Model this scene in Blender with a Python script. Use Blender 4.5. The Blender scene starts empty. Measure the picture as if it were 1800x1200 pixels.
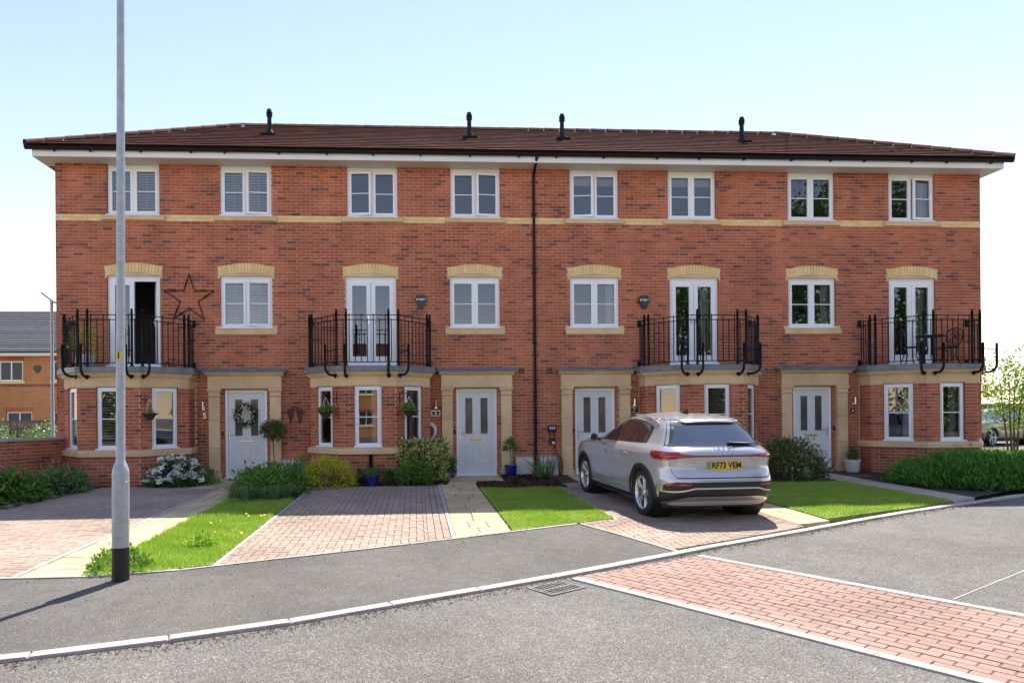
import bpy, bmesh, math, random
import numpy as np
from mathutils import Matrix, Vector, Euler
random.seed(7); rng = np.random.default_rng(7)
R = math.radians
sc = bpy.context.scene
COL = sc.collection
# ------------------------------------------------------------------ camera
CAM = Vector((0.0, -16.356, 1.484))
cam = bpy.data.cameras.new('camera'); co = bpy.data.objects.new('camera', cam); COL.objects.link(co)
cam.sensor_width = 36.0; cam.lens = 36.0 * 1190 / 1800
cam.shift_x = (900 - 796.9) / 1800; cam.shift_y = (728 - 600) / 1800
cam.clip_start = 0.05; cam.clip_end = 3000
co.matrix_world = Matrix.Translation(CAM) @ Matrix.Rotation(-0.05567, 4, 'Z') @ Matrix.Rotation(R(90), 4, 'X') @ Matrix.Rotation(-0.00786, 4, 'Z')
sc.camera = co
sc.render.resolution_x = 1024; sc.render.resolution_y = 682
# ------------------------------------------------------------------ sky and sun
SUN_EL, SUN_AZ = R(55.2), math.atan2(0.351, 0.936)
w = bpy.data.worlds.new('World'); sc.world = w; w.use_nodes = True
nt = w.node_tree; nt.nodes.clear()
sky = nt.nodes.new('ShaderNodeTexSky'); sky.sky_type = 'NISHITA'; sky.sun_disc = False
sky.sun_elevation = SUN_EL; sky.sun_rotation = SUN_AZ
sky.altitude = 60; sky.air_density = 1.0; sky.dust_density = 0.0; sky.ozone_density = 1.0
bg = nt.nodes.new('ShaderNodeBackground'); bg.inputs[1].default_value = 0.088
wo = nt.nodes.new('ShaderNodeOutputWorld')
wb = nt.nodes.new('ShaderNodeMix'); wb.data_type = 'RGBA'; wb.blend_type = 'MULTIPLY'; wb.inputs[0].default_value = 1.0; wb.inputs[7].default_value = (1.0, .81, .765, 1)   # camera white balance for shade
nt.links.new(sky.outputs[0], wb.inputs[6]); nt.links.new(wb.outputs[2], bg.inputs[0]); nt.links.new(bg.outputs[0], wo.inputs[0])
sl = bpy.data.lights.new('sun', 'SUN'); sl.energy = 2.45; sl.angle = R(0.53); sl.color = (1.0, 0.95, 0.86)
so = bpy.data.objects.new('sun', sl); COL.objects.link(so)
sd = Vector((math.sin(SUN_AZ) * math.cos(SUN_EL), math.cos(SUN_AZ) * math.cos(SUN_EL), math.sin(SUN_EL)))
so.rotation_euler = (-sd).to_track_quat('-Z', 'Y').to_euler(); so.location = (8, 20, 30)
vs = sc.view_settings
sc.display_settings.display_device = 'sRGB'
vs.view_transform = 'Standard'; vs.look = 'None'; vs.gamma = 1; vs.use_curve_mapping = False
vs.exposure = 2.0
try:
    sc.cycles.max_bounces = 8; sc.cycles.transparent_max_bounces = 16
    sc.cycles.caustics_reflective = False; sc.cycles.caustics_refractive = False
except Exception: pass
# ------------------------------------------------------------------ materials
MATS = {}
def newmat(name):
    m = bpy.data.materials.new(name); m.use_nodes = True
    t = m.node_tree; t.nodes.clear()
    o = t.nodes.new('ShaderNodeOutputMaterial')
    b = t.nodes.new('ShaderNodeBsdfPrincipled'); t.links.new(b.outputs[0], o.inputs[0])
    MATS[name] = m
    return m, t, b, o
def N(t, kind, **kw):
    n = t.nodes.new(kind)
    for k, v in kw.items(): setattr(n, k, v)
    return n
def rnd(t):          # one random number for each loose piece, whether an object of its own or an island of a joined mesh
    g = N(t, 'ShaderNodeNewGeometry'); oi = N(t, 'ShaderNodeObjectInfo')
    a = N(t, 'ShaderNodeMath', operation='ADD'); f = N(t, 'ShaderNodeMath', operation='FRACT')
    t.links.new(g.outputs['Random Per Island'], a.inputs[0]); t.links.new(oi.outputs['Random'], a.inputs[1])
    t.links.new(a.outputs[0], f.inputs[0])
    return f.outputs[0]
def pos(t):
    return N(t, 'ShaderNodeNewGeometry').outputs['Position']
def ramp(t, fac, stops, mode='LINEAR'):
    r = N(t, 'ShaderNodeValToRGB'); r.color_ramp.interpolation = mode
    e = r.color_ramp.elements
    while len(e) < len(stops): e.new(0.5)
    for x, (p, c) in zip(e, stops):
        x.position = p; x.color = (*c, 1) if len(c) == 3 else c
    t.links.new(fac, r.inputs[0])
    return r.outputs[0]
def noise(t, scale, detail=4, rough=.55, vec=None):
    n = N(t, 'ShaderNodeTexNoise'); n.inputs['Scale'].default_value = scale
    n.inputs['Detail'].default_value = detail; n.inputs['Roughness'].default_value = rough
    t.links.new(vec if vec is not None else pos(t), n.inputs['Vector'])
    return n.outputs[0]
def mixc(t, a, b, fac, mode='MIX'):
    m = N(t, 'ShaderNodeMix', data_type='RGBA', blend_type=mode)
    for s, v in ((m.inputs[6], a), (m.inputs[7], b), (m.inputs[0], fac)):
        if hasattr(v, 'is_output') or isinstance(v, bpy.types.NodeSocket): t.links.new(v, s)
        elif isinstance(v, (int, float)): s.default_value = v
        else: s.default_value = (*v, 1)
    return m.outputs[2]
def bump(t, b, h, dist, strength=.6):
    n = N(t, 'ShaderNodeBump'); n.inputs['Distance'].default_value = dist; n.inputs['Strength'].default_value = strength
    t.links.new(h, n.inputs['Height']); t.links.new(n.outputs[0], b.inputs['Normal'])
def mat(name, col, rough=.6, metal=0., var=.0, vs_=3., bmp=0., bs=60., pal=None, coat=0., spec=.5, fine=0., fs=120.):
    """plain surface: colour or palette by piece, broad weathering (var at scale vs_), fine speckle, bump"""
    m, t, b, o = newmat(name)
    b.inputs['Roughness'].default_value = rough; b.inputs['Metallic'].default_value = metal
    b.inputs['Specular IOR Level'].default_value = spec
    if coat: b.inputs['Coat Weight'].default_value = coat; b.inputs['Coat Roughness'].default_value = .04
    c = None
    if pal: c = ramp(t, rnd(t), pal)
    if var or fine:
        c = c if c is not None else col
        if var:
            f = ramp(t, noise(t, vs_, 5), [(.3, (1 - var,) * 3), (.7, (1 + var,) * 3)])
            c = mixc(t, c, f, 1.0, 'MULTIPLY')
        if fine:
            f = ramp(t, noise(t, fs, 2), [(.3, (1 - fine,) * 3), (.7, (1 + fine,) * 3)])
            c = mixc(t, c, f, 1.0, 'MULTIPLY')
    if c is None: b.inputs['Base Color'].default_value = (*col, 1)
    else: t.links.new(c, b.inputs['Base Color'])
    if bmp: bump(t, b, noise(t, bs, 4), bmp)
    return m
mat('brick', None, .85, var=.16, vs_=.9, fine=.22, fs=38, bmp=.004, bs=90, spec=.2,
    pal=[(0, (.54, .160, .082)), (.2, (.44, .125, .066)), (.38, (.58, .190, .096)), (.55, (.48, .140, .076)), (.72, (.55, .175, .092)), (.84, (.42, .125, .074)), (.92, (.30, .100, .068)), (1, (.20, .085, .070))])
def weather(name, lo, hi, kx, kz, thr=(.35, .7)):
    m = MATS[name]; t = m.node_tree; b = t.nodes['Principled BSDF']; src = b.inputs['Base Color'].links[0].from_socket
    mp = N(t, 'ShaderNodeMapping'); mp.inputs['Scale'].default_value = (kx, kx, kz); t.links.new(pos(t), mp.inputs['Vector'])
    f = ramp(t, noise(t, 1.0, 5, .6, mp.outputs[0]), [(thr[0], lo), (thr[1], hi)])
    t.links.new(mixc(t, src, f, 1.0, 'MULTIPLY'), b.inputs['Base Color'])
weather('brick', (.80, .80, .80), (1.12, 1.11, 1.10), 1.6, .35)
mat('yellow_brick', None, .85, var=.08, fine=.12, fs=40, bmp=.003, spec=.2, pal=[(0, (.90, .66, .30)), (.5, (.84, .59, .25)), (1, (.92, .71, .36))])
mat('mortar', (.70, .51, .36), .95, var=.18, vs_=2, fine=.2, fs=80, bmp=.004, spec=.1)
mat('stone', None, .85, var=.13, vs_=2.2, fine=.10, fs=60, bmp=.003, spec=.2, pal=[(0, (.76, .53, .30)), (.5, (.72, .49, .27)), (1, (.79, .57, .33))])
mat('white_plastic', (.92, .92, .91), .32, var=.02, vs_=2)
mat('fascia_white', (.86, .85, .82), .4, var=.05, vs_=1.2)
mat('soffit_cream', (.70, .66, .58), .5, var=.04)
mat('door_grey', (.74, .745, .71), .42, var=.03, vs_=4, bmp=.0008, bs=140)
mat('black_plastic', (.010, .010, .011), .55, spec=.25)
mat('rail_black', (.008, .008, .009), .55, spec=.25)
mat('lead', (.20, .215, .23), .5, var=.3, vs_=5, bmp=.004, bs=14, metal=.2)
mat('roof_tile', None, .95, var=.2, vs_=1.1, fine=.25, fs=45, bmp=.004, bs=70, spec=.05, pal=[(0, (.078, .028, .022)), (.35, (.095, .034, .026)), (.7, (.066, .025, .020)), (1, (.12, .046, .034))])
mat('ridge_tile', None, .9, var=.2, vs_=2, fine=.2, spec=.2, pal=[(0, (.22, .12, .09)), (1, (.28, .16, .12))])
mat('tile_grey', None, .9, var=.15, spec=.2, pal=[(0, (.075, .078, .085)), (1, (.11, .112, .118))])
mat('orange_brick', None, .9, var=.15, vs_=1, fine=.2, fs=14, spec=.2, pal=[(0, (.54, .235, .095)), (1, (.60, .28, .12))])
mat('chrome', (.72, .72, .72), .22, metal=1.)
mat('brass', (.75, .58, .28), .3, metal=1.)
mat('concrete_edge', None, .9, var=.2, vs_=3.5, fine=.2, fs=60, bmp=.003, spec=.2, pal=[(0, (.42, .385, .335)), (.5, (.48, .44, .385)), (1, (.385, .36, .315))])
mat('paver', None, .92, var=.2, vs_=.7, fine=.18, fs=70, bmp=.003, spec=.15,
    pal=[(0, (.36, .265, .205)), (.3, (.39, .290, .228)), (.55, (.345, .26, .205)), (.8, (.41, .310, .25)), (.93, (.32, .25, .205)), (1, (.30, .235, .195))])
mat('paver_red', None, .92, var=.12, vs_=.9, fine=.14, fs=70, bmp=.003, spec=.15, pal=[(0, (.325, .212, .170)), (.5, (.355, .236, .190)), (1, (.30, .198, .16))])
mat('joint_sand', (.17, .132, .095), .95, var=.4, vs_=3, fine=.3)
mat('slab', None, .9, var=.16, vs_=1.6, fine=.13, fs=45, bmp=.004, spec=.2, pal=[(0, (.59, .46, .27)), (.5, (.53, .40, .23)), (1, (.63, .50, .30))])
mat('slab_grey', None, .9, var=.16, vs_=1.6, fine=.13, fs=45, bmp=.003, spec=.2, pal=[(0, (.46, .385, .305)), (1, (.52, .43, .335))])
mat('soil', (.05, .036, .026), .95, var=.5, vs_=5, bmp=.03, bs=22)
mat('bark_chip', None, .95, spec=.15, pal=[(0, (.055, .026, .017)), (.6, (.10, .048, .030)), (1, (.17, .095, .060))])
mat('plaster', (.24, .225, .20), .9)
mat('room_floor', (.22, .16, .11), .7)
mat('galvanised', (.42, .44, .44), .5, metal=.45, var=.12, vs_=14, fine=.10, fs=40)
mat('glazed_blue', (.012, .025, .19), .15, coat=.6)
mat('white_pot', (.72, .70, .66), .6, var=.08)
mat('grey_pot', (.22, .22, .24), .6, var=.15)
mat('dark_planter', (.045, .052, .06), .5, var=.15)
mat('wicker', (.065, .035, .022), .9, fine=.5, fs=60, bmp=.01, bs=90)
mat('rust_metal', (.10, .042, .028), .8, var=.35, vs_=14)
mat('dark_twig', (.045, .025, .018), .9)
mat('bark', (.10, .075, .055), .95, var=.3, vs_=9, bmp=.02, bs=30)
mat('timber', None, .9, var=.2, vs_=2, spec=.15, pal=[(0, (.17, .12, .085)), (1, (.26, .19, .14))])
mat('meter_box', (.62, .55, .50), .5, var=.06)
mat('yellow_plate', (.85, .60, .02), .5)
mat('plate_green', (.02, .38, .16), .4)
mat('number_plate', (.85, .50, .01), .4)
mat('ink_black', (.01, .01, .01), .5)
mat('ink_white', (.8, .8, .8), .5)
mat('alarm_black', (.02, .021, .024), .3)
mat('alarm_red', (.32, .015, .02), .3)
mat('iron', (.15, .14, .13), .75, metal=.2, var=.3, vs_=8, fine=.25)
mat('hole', (.006, .006, .006), .95)
mat('ribbon', (.52, .38, .27), .7)
mat('shutter_white', (.86, .86, .84), .45)
mat('curtain', (.58, .56, .52), .9)
mat('rubber', (.016, .016, .017), .75, var=.2, vs_=20)
mat('alloy', (.66, .65, .63), .28, metal=.9)
mat('dark_alloy', (.045, .045, .048), .4, metal=.6)
mat('car_silver', (.52, .51, .52), .24, metal=.36, coat=1.0)
mat('car_grey', (.12, .123, .135), .3, metal=.5, coat=.8)
mat('car_black', (.014, .014, .015), .5)
mat('car_trim', (.55, .55, .55), .3, metal=.8)
mat('car_glass', (.010, .012, .014), .03, spec=.9); MATS['car_glass'].node_tree.nodes['Principled BSDF'].inputs['IOR'].default_value = 2.3
mat('lamp_red', (.30, .006, .010), .12, coat=1.0)
mat('lamp_clear', (.42, .43, .45), .12, coat=1.0)
mat('gap_black', (.008, .008, .008), .7)
mat('far_glass', (.05, .055, .06), .25, spec=.3)
mat('clay_board', (.3, .2, .13), .9)
mat('flower_white', (.9, .9, .86), .7)
mat('flower_pink', (.72, .18, .34), .7)
mat('flower_yellow', (.8, .6, .03), .7)
def glass(name, ior, tint):
    m, t, b, o = newmat(name); t.nodes.remove(b)
    tr = N(t, 'ShaderNodeBsdfTransparent'); tr.inputs[0].default_value = (*tint, 1)
    gl = N(t, 'ShaderNodeBsdfGlossy'); gl.inputs['Roughness'].default_value = 0.0
    fr = N(t, 'ShaderNodeFresnel'); fr.inputs['IOR'].default_value = ior
    mx = N(t, 'ShaderNodeMixShader')
    t.links.new(fr.outputs[0], mx.inputs[0]); t.links.new(tr.outputs[0], mx.inputs[1]); t.links.new(gl.outputs[0], mx.inputs[2])
    bp = N(t, 'ShaderNodeBump'); bp.inputs['Distance'].default_value = .004; bp.inputs['Strength'].default_value = .05
    t.links.new(noise(t, 1.6, 1), bp.inputs['Height']); t.links.new(bp.outputs[0], gl.inputs['Normal'])
    t.links.new(mx.outputs[0], o.inputs[0])
glass('window_glass', 2.25, (.86, .89, .88))
glass('obscure_glass', 1.7, (.45, .45, .43))
def leafmat(name, stops, trans=.35, rough=.55, patch=None):
    m, t, b, o = newmat(name)
    c = ramp(t, rnd(t), stops)
    if patch: c = mixc(t, c, ramp(t, noise(t, 1.7, 5, .65), patch), 1.0, 'MULTIPLY')
    t.links.new(c, b.inputs['Base Color']); b.inputs['Roughness'].default_value = rough; b.inputs['Specular IOR Level'].default_value = .3
    tl = N(t, 'ShaderNodeBsdfTranslucent'); t.links.new(mixc(t, c, (1.1, 1.25, .5), 1.0, 'MULTIPLY'), tl.inputs[0])
    mx = N(t, 'ShaderNodeMixShader'); mx.inputs[0].default_value = trans
    t.links.new(b.outputs[0], mx.inputs[1]); t.links.new(tl.outputs[0], mx.inputs[2]); t.links.new(mx.outputs[0], o.inputs[0])
leafmat('leaf_green', [(0, (.08, .18, .035)), (.5, (.14, .28, .055)), (1, (.23, .38, .09))])
leafmat('leaf_dark', [(0, (.045, .11, .03)), (.5, (.08, .17, .045)), (1, (.14, .24, .065))])
leafmat('leaf_conifer', [(0, (.07, .19, .04)), (.5, (.13, .31, .06)), (1, (.24, .44, .10))])
leafmat('leaf_gold', [(0, (.52, .50, .04)), (.5, (.72, .66, .07)), (.8, (.44, .48, .06)), (1, (.66, .42, .08))])
leafmat('leaf_varieg', [(0, (.09, .15, .03)), (.40, (.15, .22, .05)), (.5, (.70, .68, .28)), (1, (.80, .76, .42))])
leafmat('leaf_holly', [(0, (.06, .10, .035)), (.5, (.13, .18, .06)), (.8, (.30, .31, .13)), (1, (.17, .10, .05))])
leafmat('leaf_tree', [(0, (.12, .22, .03)), (.5, (.22, .34, .05)), (1, (.34, .44, .09))])
leafmat('leaf_bluish', [(0, (.12, .22, .09)), (1, (.27, .38, .18))])
leafmat('grass', [(0, (.25, .39, .05)), (.5, (.34, .50, .075)), (.85, (.43, .55, .10)), (1, (.52, .48, .17))], .3, .7, [(.3, (.80, .88, .8)), (.5, (1.0, 1.0, 1.0)), (.68, (1.3, 1.08, 1.2))])
def asphalt(name, lo, hi, sc_):
    m, t, b, o = newmat(name)
    v = N(t, 'ShaderNodeTexVoronoi'); v.inputs['Scale'].default_value = sc_; t.links.new(pos(t), v.inputs['Vector'])
    sx = N(t, 'ShaderNodeSeparateColor'); t.links.new(v.outputs['Color'], sx.inputs[0])
    c = ramp(t, sx.outputs[0], [(0, lo), (.45, tuple(a * .55 + b_ * .45 for a, b_ in zip(lo, hi))), (.88, hi), (1, tuple(min(1, h * 1.7) for h in hi))])
    for sc2, d0, d1 in ((.35, .80, 1.16), (1.3, .88, 1.10), (6, .90, 1.08)):
        f = ramp(t, noise(t, sc2, 6, .62), [(.32, (d0, d0, d0 * .99)), (.68, (d1, d1 * .995, d1 * .985))])
        c = mixc(t, c, f, 1.0, 'MULTIPLY')
    f = ramp(t, noise(t, 2.1, 3), [(.66, (1, 1, 1)), (.74, (.80, .79, .77))]); c = mixc(t, c, f, 1.0, 'MULTIPLY')      # darker stains
    f = ramp(t, noise(t, 9, 2, .7), [(.70, (1, 1, 1)), (.76, (1.18, 1.15, 1.08))]); c = mixc(t, c, f, 1.0, 'MULTIPLY')   # grit
    t.links.new(c, b.inputs['Base Color']); b.inputs['Roughness'].default_value = .85; b.inputs['Specular IOR Level'].default_value = .25
    bump(t, b, v.outputs['Distance'], .006, .7)
asphalt('asphalt_road', (.080, .073, .067), (.205, .190, .176), 125)
asphalt('asphalt_path', (.085, .078, .072), (.150, .138, .128), 140)
mat('turf', (.19, .25, .06), .95, var=.35, vs_=3, fine=.4, fs=60, bmp=.02, bs=40)
mat('field', (.16, .15, .10), .95, var=.3, vs_=.4)
# ------------------------------------------------------------------ mesh building
class MB:
    def __init__(s): s.v = []; s.f = []; s.m = []; s.M = None
    def add(s, vs, fs, m=0):
        n = len(s.v)
        if s.M is not None: vs = [tuple(s.M @ Vector(p)) for p in vs]
        s.v += [tuple(p) for p in vs]; s.f += [tuple(i + n for i in f) for f in fs]; s.m += [m] * len(fs)
        return s
    def box(s, x0, y0, z0, x1, y1, z1, m=0, skip=''):
        vs = [(x, y, z) for z in (z0, z1) for y in (y0, y1) for x in (x0, x1)]
        F = {'b': (0, 2, 3, 1), 't': (4, 5, 7, 6), 'f': (0, 1, 5, 4), 'k': (2, 6, 7, 3), 'l': (0, 4, 6, 2), 'r': (1, 3, 7, 5)}
        return s.add(vs, [F[k] for k in F if k not in skip], m)
    def bbox(s, x0, y0, z0, x1, y1, z1, e=.004, m=0):      # box with its front (-y) edges chamfered
        a = [(x0, y0 + e, z0), (x1, y0 + e, z0), (x1, y0 + e, z1), (x0, y0 + e, z1)]
        b = [(x0 + e, y0, z0 + e), (x1 - e, y0, z0 + e), (x1 - e, y0, z1 - e), (x0 + e, y0, z1 - e)]
        c = [(x0, y1, z0), (x1, y1, z0), (x1, y1, z1), (x0, y1, z1)]
        fs = [(4, 5, 6, 7), (8, 11, 10, 9)]
        for i in range(4):
            j = (i + 1) % 4
            fs += [(i, j, 4 + j, 4 + i), (8 + i, 8 + j, j, i)]
        return s.add(a + b + c, fs, m)
    def prism(s, pts, z0, z1, m=0, cap=True):              # plan polygon (ccw) extruded in z; z may be functions
        n = len(pts); f0 = z0 if callable(z0) else (lambda x, y: z0); f1 = z1 if callable(z1) else (lambda x, y: z1)
        vs = [(x, y, f0(x, y)) for x, y in pts] + [(x, y, f1(x, y)) for x, y in pts]
        fs = [(i, (i + 1) % n, n + (i + 1) % n, n + i) for i in range(n)]
        if cap: fs += [tuple(range(n, 2 * n)), tuple(reversed(range(n)))]
        return s.add(vs, fs, m)
    def xz(s, pts, y0, y1, m=0):                           # elevation polygon (ccw from the front) extruded from y0 (front) to y1
        n = len(pts)
        vs = [(x, y0, z) for x, z in pts] + [(x, y1, z) for x, z in pts]
        fs = [tuple(range(n)), tuple(reversed(range(n, 2 * n)))] + [(i, n + i, n + (i + 1) % n, (i + 1) % n) for i in range(n)]
        return s.add(vs, fs, m)
    def tube(s, pts, r, n=8, m=0, cap=True):
        pts = [Vector(p) for p in pts]; rs = r if isinstance(r, (list, tuple)) else [r] * len(pts)
        vs = []; fs = []; up = None
        for i, p in enumerate(pts):
            d = (pts[min(i + 1, len(pts) - 1)] - pts[max(i - 1, 0)])
            d = d.normalized() if d.length > 1e-9 else Vector((0, 0, 1))
            if up is None: up = Vector((0, 0, 1)) if abs(d.z) < .9 else Vector((1, 0, 0))
            a = d.cross(up).normalized(); b = a.cross(d).normalized(); up = b
            for k in range(n):
                t = 2 * math.pi * k / n
                vs.append(p + (a * math.cos(t) + b * math.sin(t)) * rs[i])
        for i in range(len(pts) - 1):
            for k in range(n):
                k2 = (k + 1) % n
                fs.append((i * n + k, i * n + k2, (i + 1) * n + k2, (i + 1) * n + k))
        if cap: fs += [tuple(range(n)), tuple(reversed(range((len(pts) - 1) * n, len(pts) * n)))]
        return s.add(vs, fs, m)
    def lathe(s, prof, n=20, c=(0, 0, 0), m=0, axis='z', a0=0):
        vs = []; fs = []
        for r, z in prof:
            for k in range(n):
                t = 2 * math.pi * k / n + a0
                x, y = r * math.cos(t), r * math.sin(t)
                vs.append((c[0] + x, c[1] + y, c[2] + z) if axis == 'z' else ((c[0] + z, c[1] + x, c[2] + y) if axis == 'x' else (c[0] + x, c[1] + z, c[2] + y)))
        for i in range(len(prof) - 1):
            for k in range(n):
                k2 = (k + 1) % n
                q = (i * n + k, i * n + k2, (i + 1) * n + k2, (i + 1) * n + k)
                fs.append(q if axis != 'y' else q[::-1])
        return s.add(vs, fs, m)
    def grid(s, P, m=0, flip=False):                        # P[i][j] points
        a = len(P); b = len(P[0]); vs = [p for r_ in P for p in r_]
        fs = []
        for i in range(a - 1):
            for j in range(b - 1):
                q = (i * b + j, i * b + j + 1, (i + 1) * b + j + 1, (i + 1) * b + j)
                fs.append(q[::-1] if flip else q)
        return s.add(vs, fs, m)
    def mesh(s, name, mats, smooth=False):
        me = bpy.data.meshes.new(name); me.from_pydata(s.v, [], s.f)
        for k in ([mats] if isinstance(mats, str) else mats): me.materials.append(MATS[k])
        if len(set(s.m)) > 1: me.polygons.foreach_set('material_index', s.m)
        if smooth: me.polygons.foreach_set('use_smooth', [True] * len(s.f))
        me.update()
        return me
def ob(name, me, parent=None, loc=(0, 0, 0), rot=(0, 0, 0), label=None, cat=None, group=None, kind=None, scale=None):
    o = bpy.data.objects.new(name, me); COL.objects.link(o)
    o.location = loc; o.rotation_euler = rot
    if scale is not None: o.scale = scale
    if parent is not None: o.parent = parent
    for k, v in (('label', label), ('category', cat), ('group', group), ('kind', kind)):
        if v: o[k] = v
    return o
def part(name, mb, mats, parent, loc=(0, 0, 0), rot=(0, 0, 0), smooth=False, **kw):
    return ob(name, mb.mesh(name, mats, smooth), parent, loc, rot, **kw)
def thing(name, label, cat, loc=(0, 0, 0), rotz=0., group=None, scale=None):
    return ob(name, None, None, loc, (0, 0, rotz), label, cat, group, None, scale)
def copy_tree(o, parent=None):
    c = o.copy(); COL.objects.link(c); c.parent = parent
    for ch in list(o.children): copy_tree(ch, c)
    return c
def autosmooth(o, ang=35):
    me = o.data
    bm = bmesh.new(); bm.from_mesh(me)
    for f in bm.faces: f.smooth = True
    for e in bm.edges:
        if len(e.link_faces) == 2 and e.calc_face_angle(0) > R(ang): e.smooth = False
    bm.to_mesh(me); bm.free()
    return o
def text_mesh(s, size, name, matname, bold=0.0):
    c = bpy.data.curves.new(name, 'FONT'); c.body = s; c.size = size; c.align_x = 'CENTER'; c.align_y = 'CENTER'
    c.extrude = .0015; c.offset = bold
    o = bpy.data.objects.new(name, c); COL.objects.link(o)
    dg = bpy.context.evaluated_depsgraph_get()
    me = bpy.data.meshes.new_from_object(o.evaluated_get(dg))
    bpy.data.objects.remove(o); bpy.data.curves.remove(c)
    me.name = name; me.materials.clear(); me.materials.append(MATS[matname])
    return me
STAND = (R(90), 0, 0)      # lettering stood upright, facing -y
GS = .015
def gz(y):                 # the plots fall gently from the house fronts to the road
    return GS * max(min(y, 0), -16.4)
def clip(poly, hps):       # convex clip; half plane (nx, ny, d): keep nx*x + ny*y <= d
    for nx, ny, d in hps:
        out = []
        for i in range(len(poly)):
            a, b = poly[i], poly[(i + 1) % len(poly)]
            da, db = nx * a[0] + ny * a[1] - d, nx * b[0] + ny * b[1] - d
            if da <= 0: out.append(a)
            if da * db < 0:
                t = da / (da - db); out.append((a[0] + (b[0] - a[0]) * t, a[1] + (b[1] - a[1]) * t))
        poly = out
        if len(poly) < 3: return []
    return poly
def area(p):
    return .5 * sum(p[i][0] * p[(i + 1) % len(p)][1] - p[(i + 1) % len(p)][0] * p[i][1] for i in range(len(p)))
def hp(a, b):              # half plane to the left of a->b
    dx, dy = b[0] - a[0], b[1] - a[1]; l = math.hypot(dx, dy)
    nx, ny = dy / l, -dx / l
    return (nx, ny, nx * a[0] + ny * a[1])
def split_near(items, n, key):
    items = sorted(items, key=key)
    return items[:n], items[n:]
def cdist(x, y, z=0):
    return (x - CAM.x) ** 2 + (y - CAM.y) ** 2 + (z - CAM.z) ** 2
# ================================================================== THE GROUND
def sheet(name, xs, ys, z, m, kind='structure', label=None):
    mb = MB(); mb.grid([[(x, y, gz(y) + z) for x in xs] for y in ys])
    return part(name, mb, m, None, kind=kind, label=label)
sheet('ground', (-500, -30, 30, 500), (-500, -40, -16.4, -8, 0, 30, 500), -.075, 'field')
KERB = [(-40, -15.6), (-14, -13.3), (-8, -12.55), (-5, -12.1), (-2.85, -11.56), (-2.06, -11.31), (-1.33, -11.05), (-.63, -10.73), (-.26, -10.52), (.35, -10.21), (1.02, -9.88), (1.84, -9.42), (2.88, -8.84), (3.98, -8.21), (5.01, -7.67), (5.96, -7.15), (7.07, -6.55), (7.96, -6.08), (9.18, -5.52), (10.02, -5.12), (11.06, -4.62), (13, -3.75), (15, -2.6), (16.4, -.9), (17, 1.5), (17, 14)]
EDGE = [(-14, -9.2), (-8, -9.26), (-4.2, -9.31), (-3.62, -9.33), (-3.07, -9.28), (-2.57, -9.13), (-2.05, -8.88), (-.88, -8.36), (.49, -7.70), (1.12, -7.38), (2.32, -6.78)]
TRI = [(2.32, -6.78), (2.53, -7.30), (2.77, -8.00), (3.0, -8.68)]
def resample(pts, step):
    P = np.array(pts, float); d = np.r_[0, np.cumsum(np.hypot(*np.diff(P, axis=0).T))]
    n = max(2, int(round(d[-1] / step)) + 1); s = np.linspace(0, d[-1], n)
    return np.c_[np.interp(s, d, P[:, 0]), np.interp(s, d, P[:, 1])]
def offset(P, o):           # to the left of the direction of travel
    t = np.gradient(P, axis=0); t /= np.hypot(t[:, 0], t[:, 1])[:, None]
    return P + o * np.c_[-t[:, 1], t[:, 0]]
K = np.array(KERB); kx, ky = K[:-3, 0], K[:-3, 1]
kerb_y = lambda x: float(np.interp(x, kx, ky))
# road: one sheet between the kerb and a far line, following the fall of the ground
mb = MB()
P = resample(KERB[:-2], 1.0); Pk = offset(P, .06)
rows = [[(x, y, gz(y) - .022) for x, y in Pk]]
for yy in (-16.4, -30, -80): rows.append([(x, min(yy, y - .5), gz(min(yy, y - .5)) - .022) for x, y in P])
mb.grid(rows, flip=True)
mb.add([(16.35, -.9, -.05), (16.4, -80, gz(-80) - .022), (90, -80, gz(-80) - .022), (90, -16.4, gz(-16.4) - .022), (90, -1, -.05), (90, 40, -.035), (17.05, 40, -.035), (17.05, 1.5, -.035)], [(0, 1, 2, 3, 4), (0, 4, 5, 6, 7)])
part('road', mb, 'asphalt_road', None, kind='structure')
# kerb stones
def stones(parent, pts, step, wid, ztop, depth, m, name, gap=.005, inward=1):
    P = resample(pts, step); Q = offset(P, wid * inward)
    for i in range(len(P) - 1):
        a, b, c, d = P[i], P[i + 1], Q[i + 1], Q[i]
        u = (b - a) / np.hypot(*(b - a)) * gap / 2
        c_ = np.array([a + u, b - u, c - u, d + u]); cx, cy = c_.mean(0)
        if inward < 0: c_ = c_[::-1]
        j = random.uniform(-.003, .003)
        mb = MB(); L_ = [tuple(p - (cx, cy)) for p in c_]
        e = .012; top = [(x * (1 - e / .5), y * (1 - e / .5)) for x, y in L_]
        g = lambda y: gz(cy + y) - gz(cy)
        vs = [(x, y, g(y) - depth) for x, y in L_] + [(x, y, g(y) + ztop - .008) for x, y in L_] + [(x, y, g(y) + ztop) for x, y in top]
        fs = []
        for k in range(4):
            k2 = (k + 1) % 4
            fs += [(k, k2, 4 + k2, 4 + k), (4 + k, 4 + k2, 8 + k2, 8 + k)]
        mb.add(vs, fs + [(8, 9, 10, 11)])
        part(name, mb, m, parent, (cx, cy, gz(cy) + j))
kerb = ob('kerb', None, kind='structure')
stones(kerb, KERB[2:-3], .915, .11, .006, .12, 'concrete_edge', 'kerb_stone')
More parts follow.
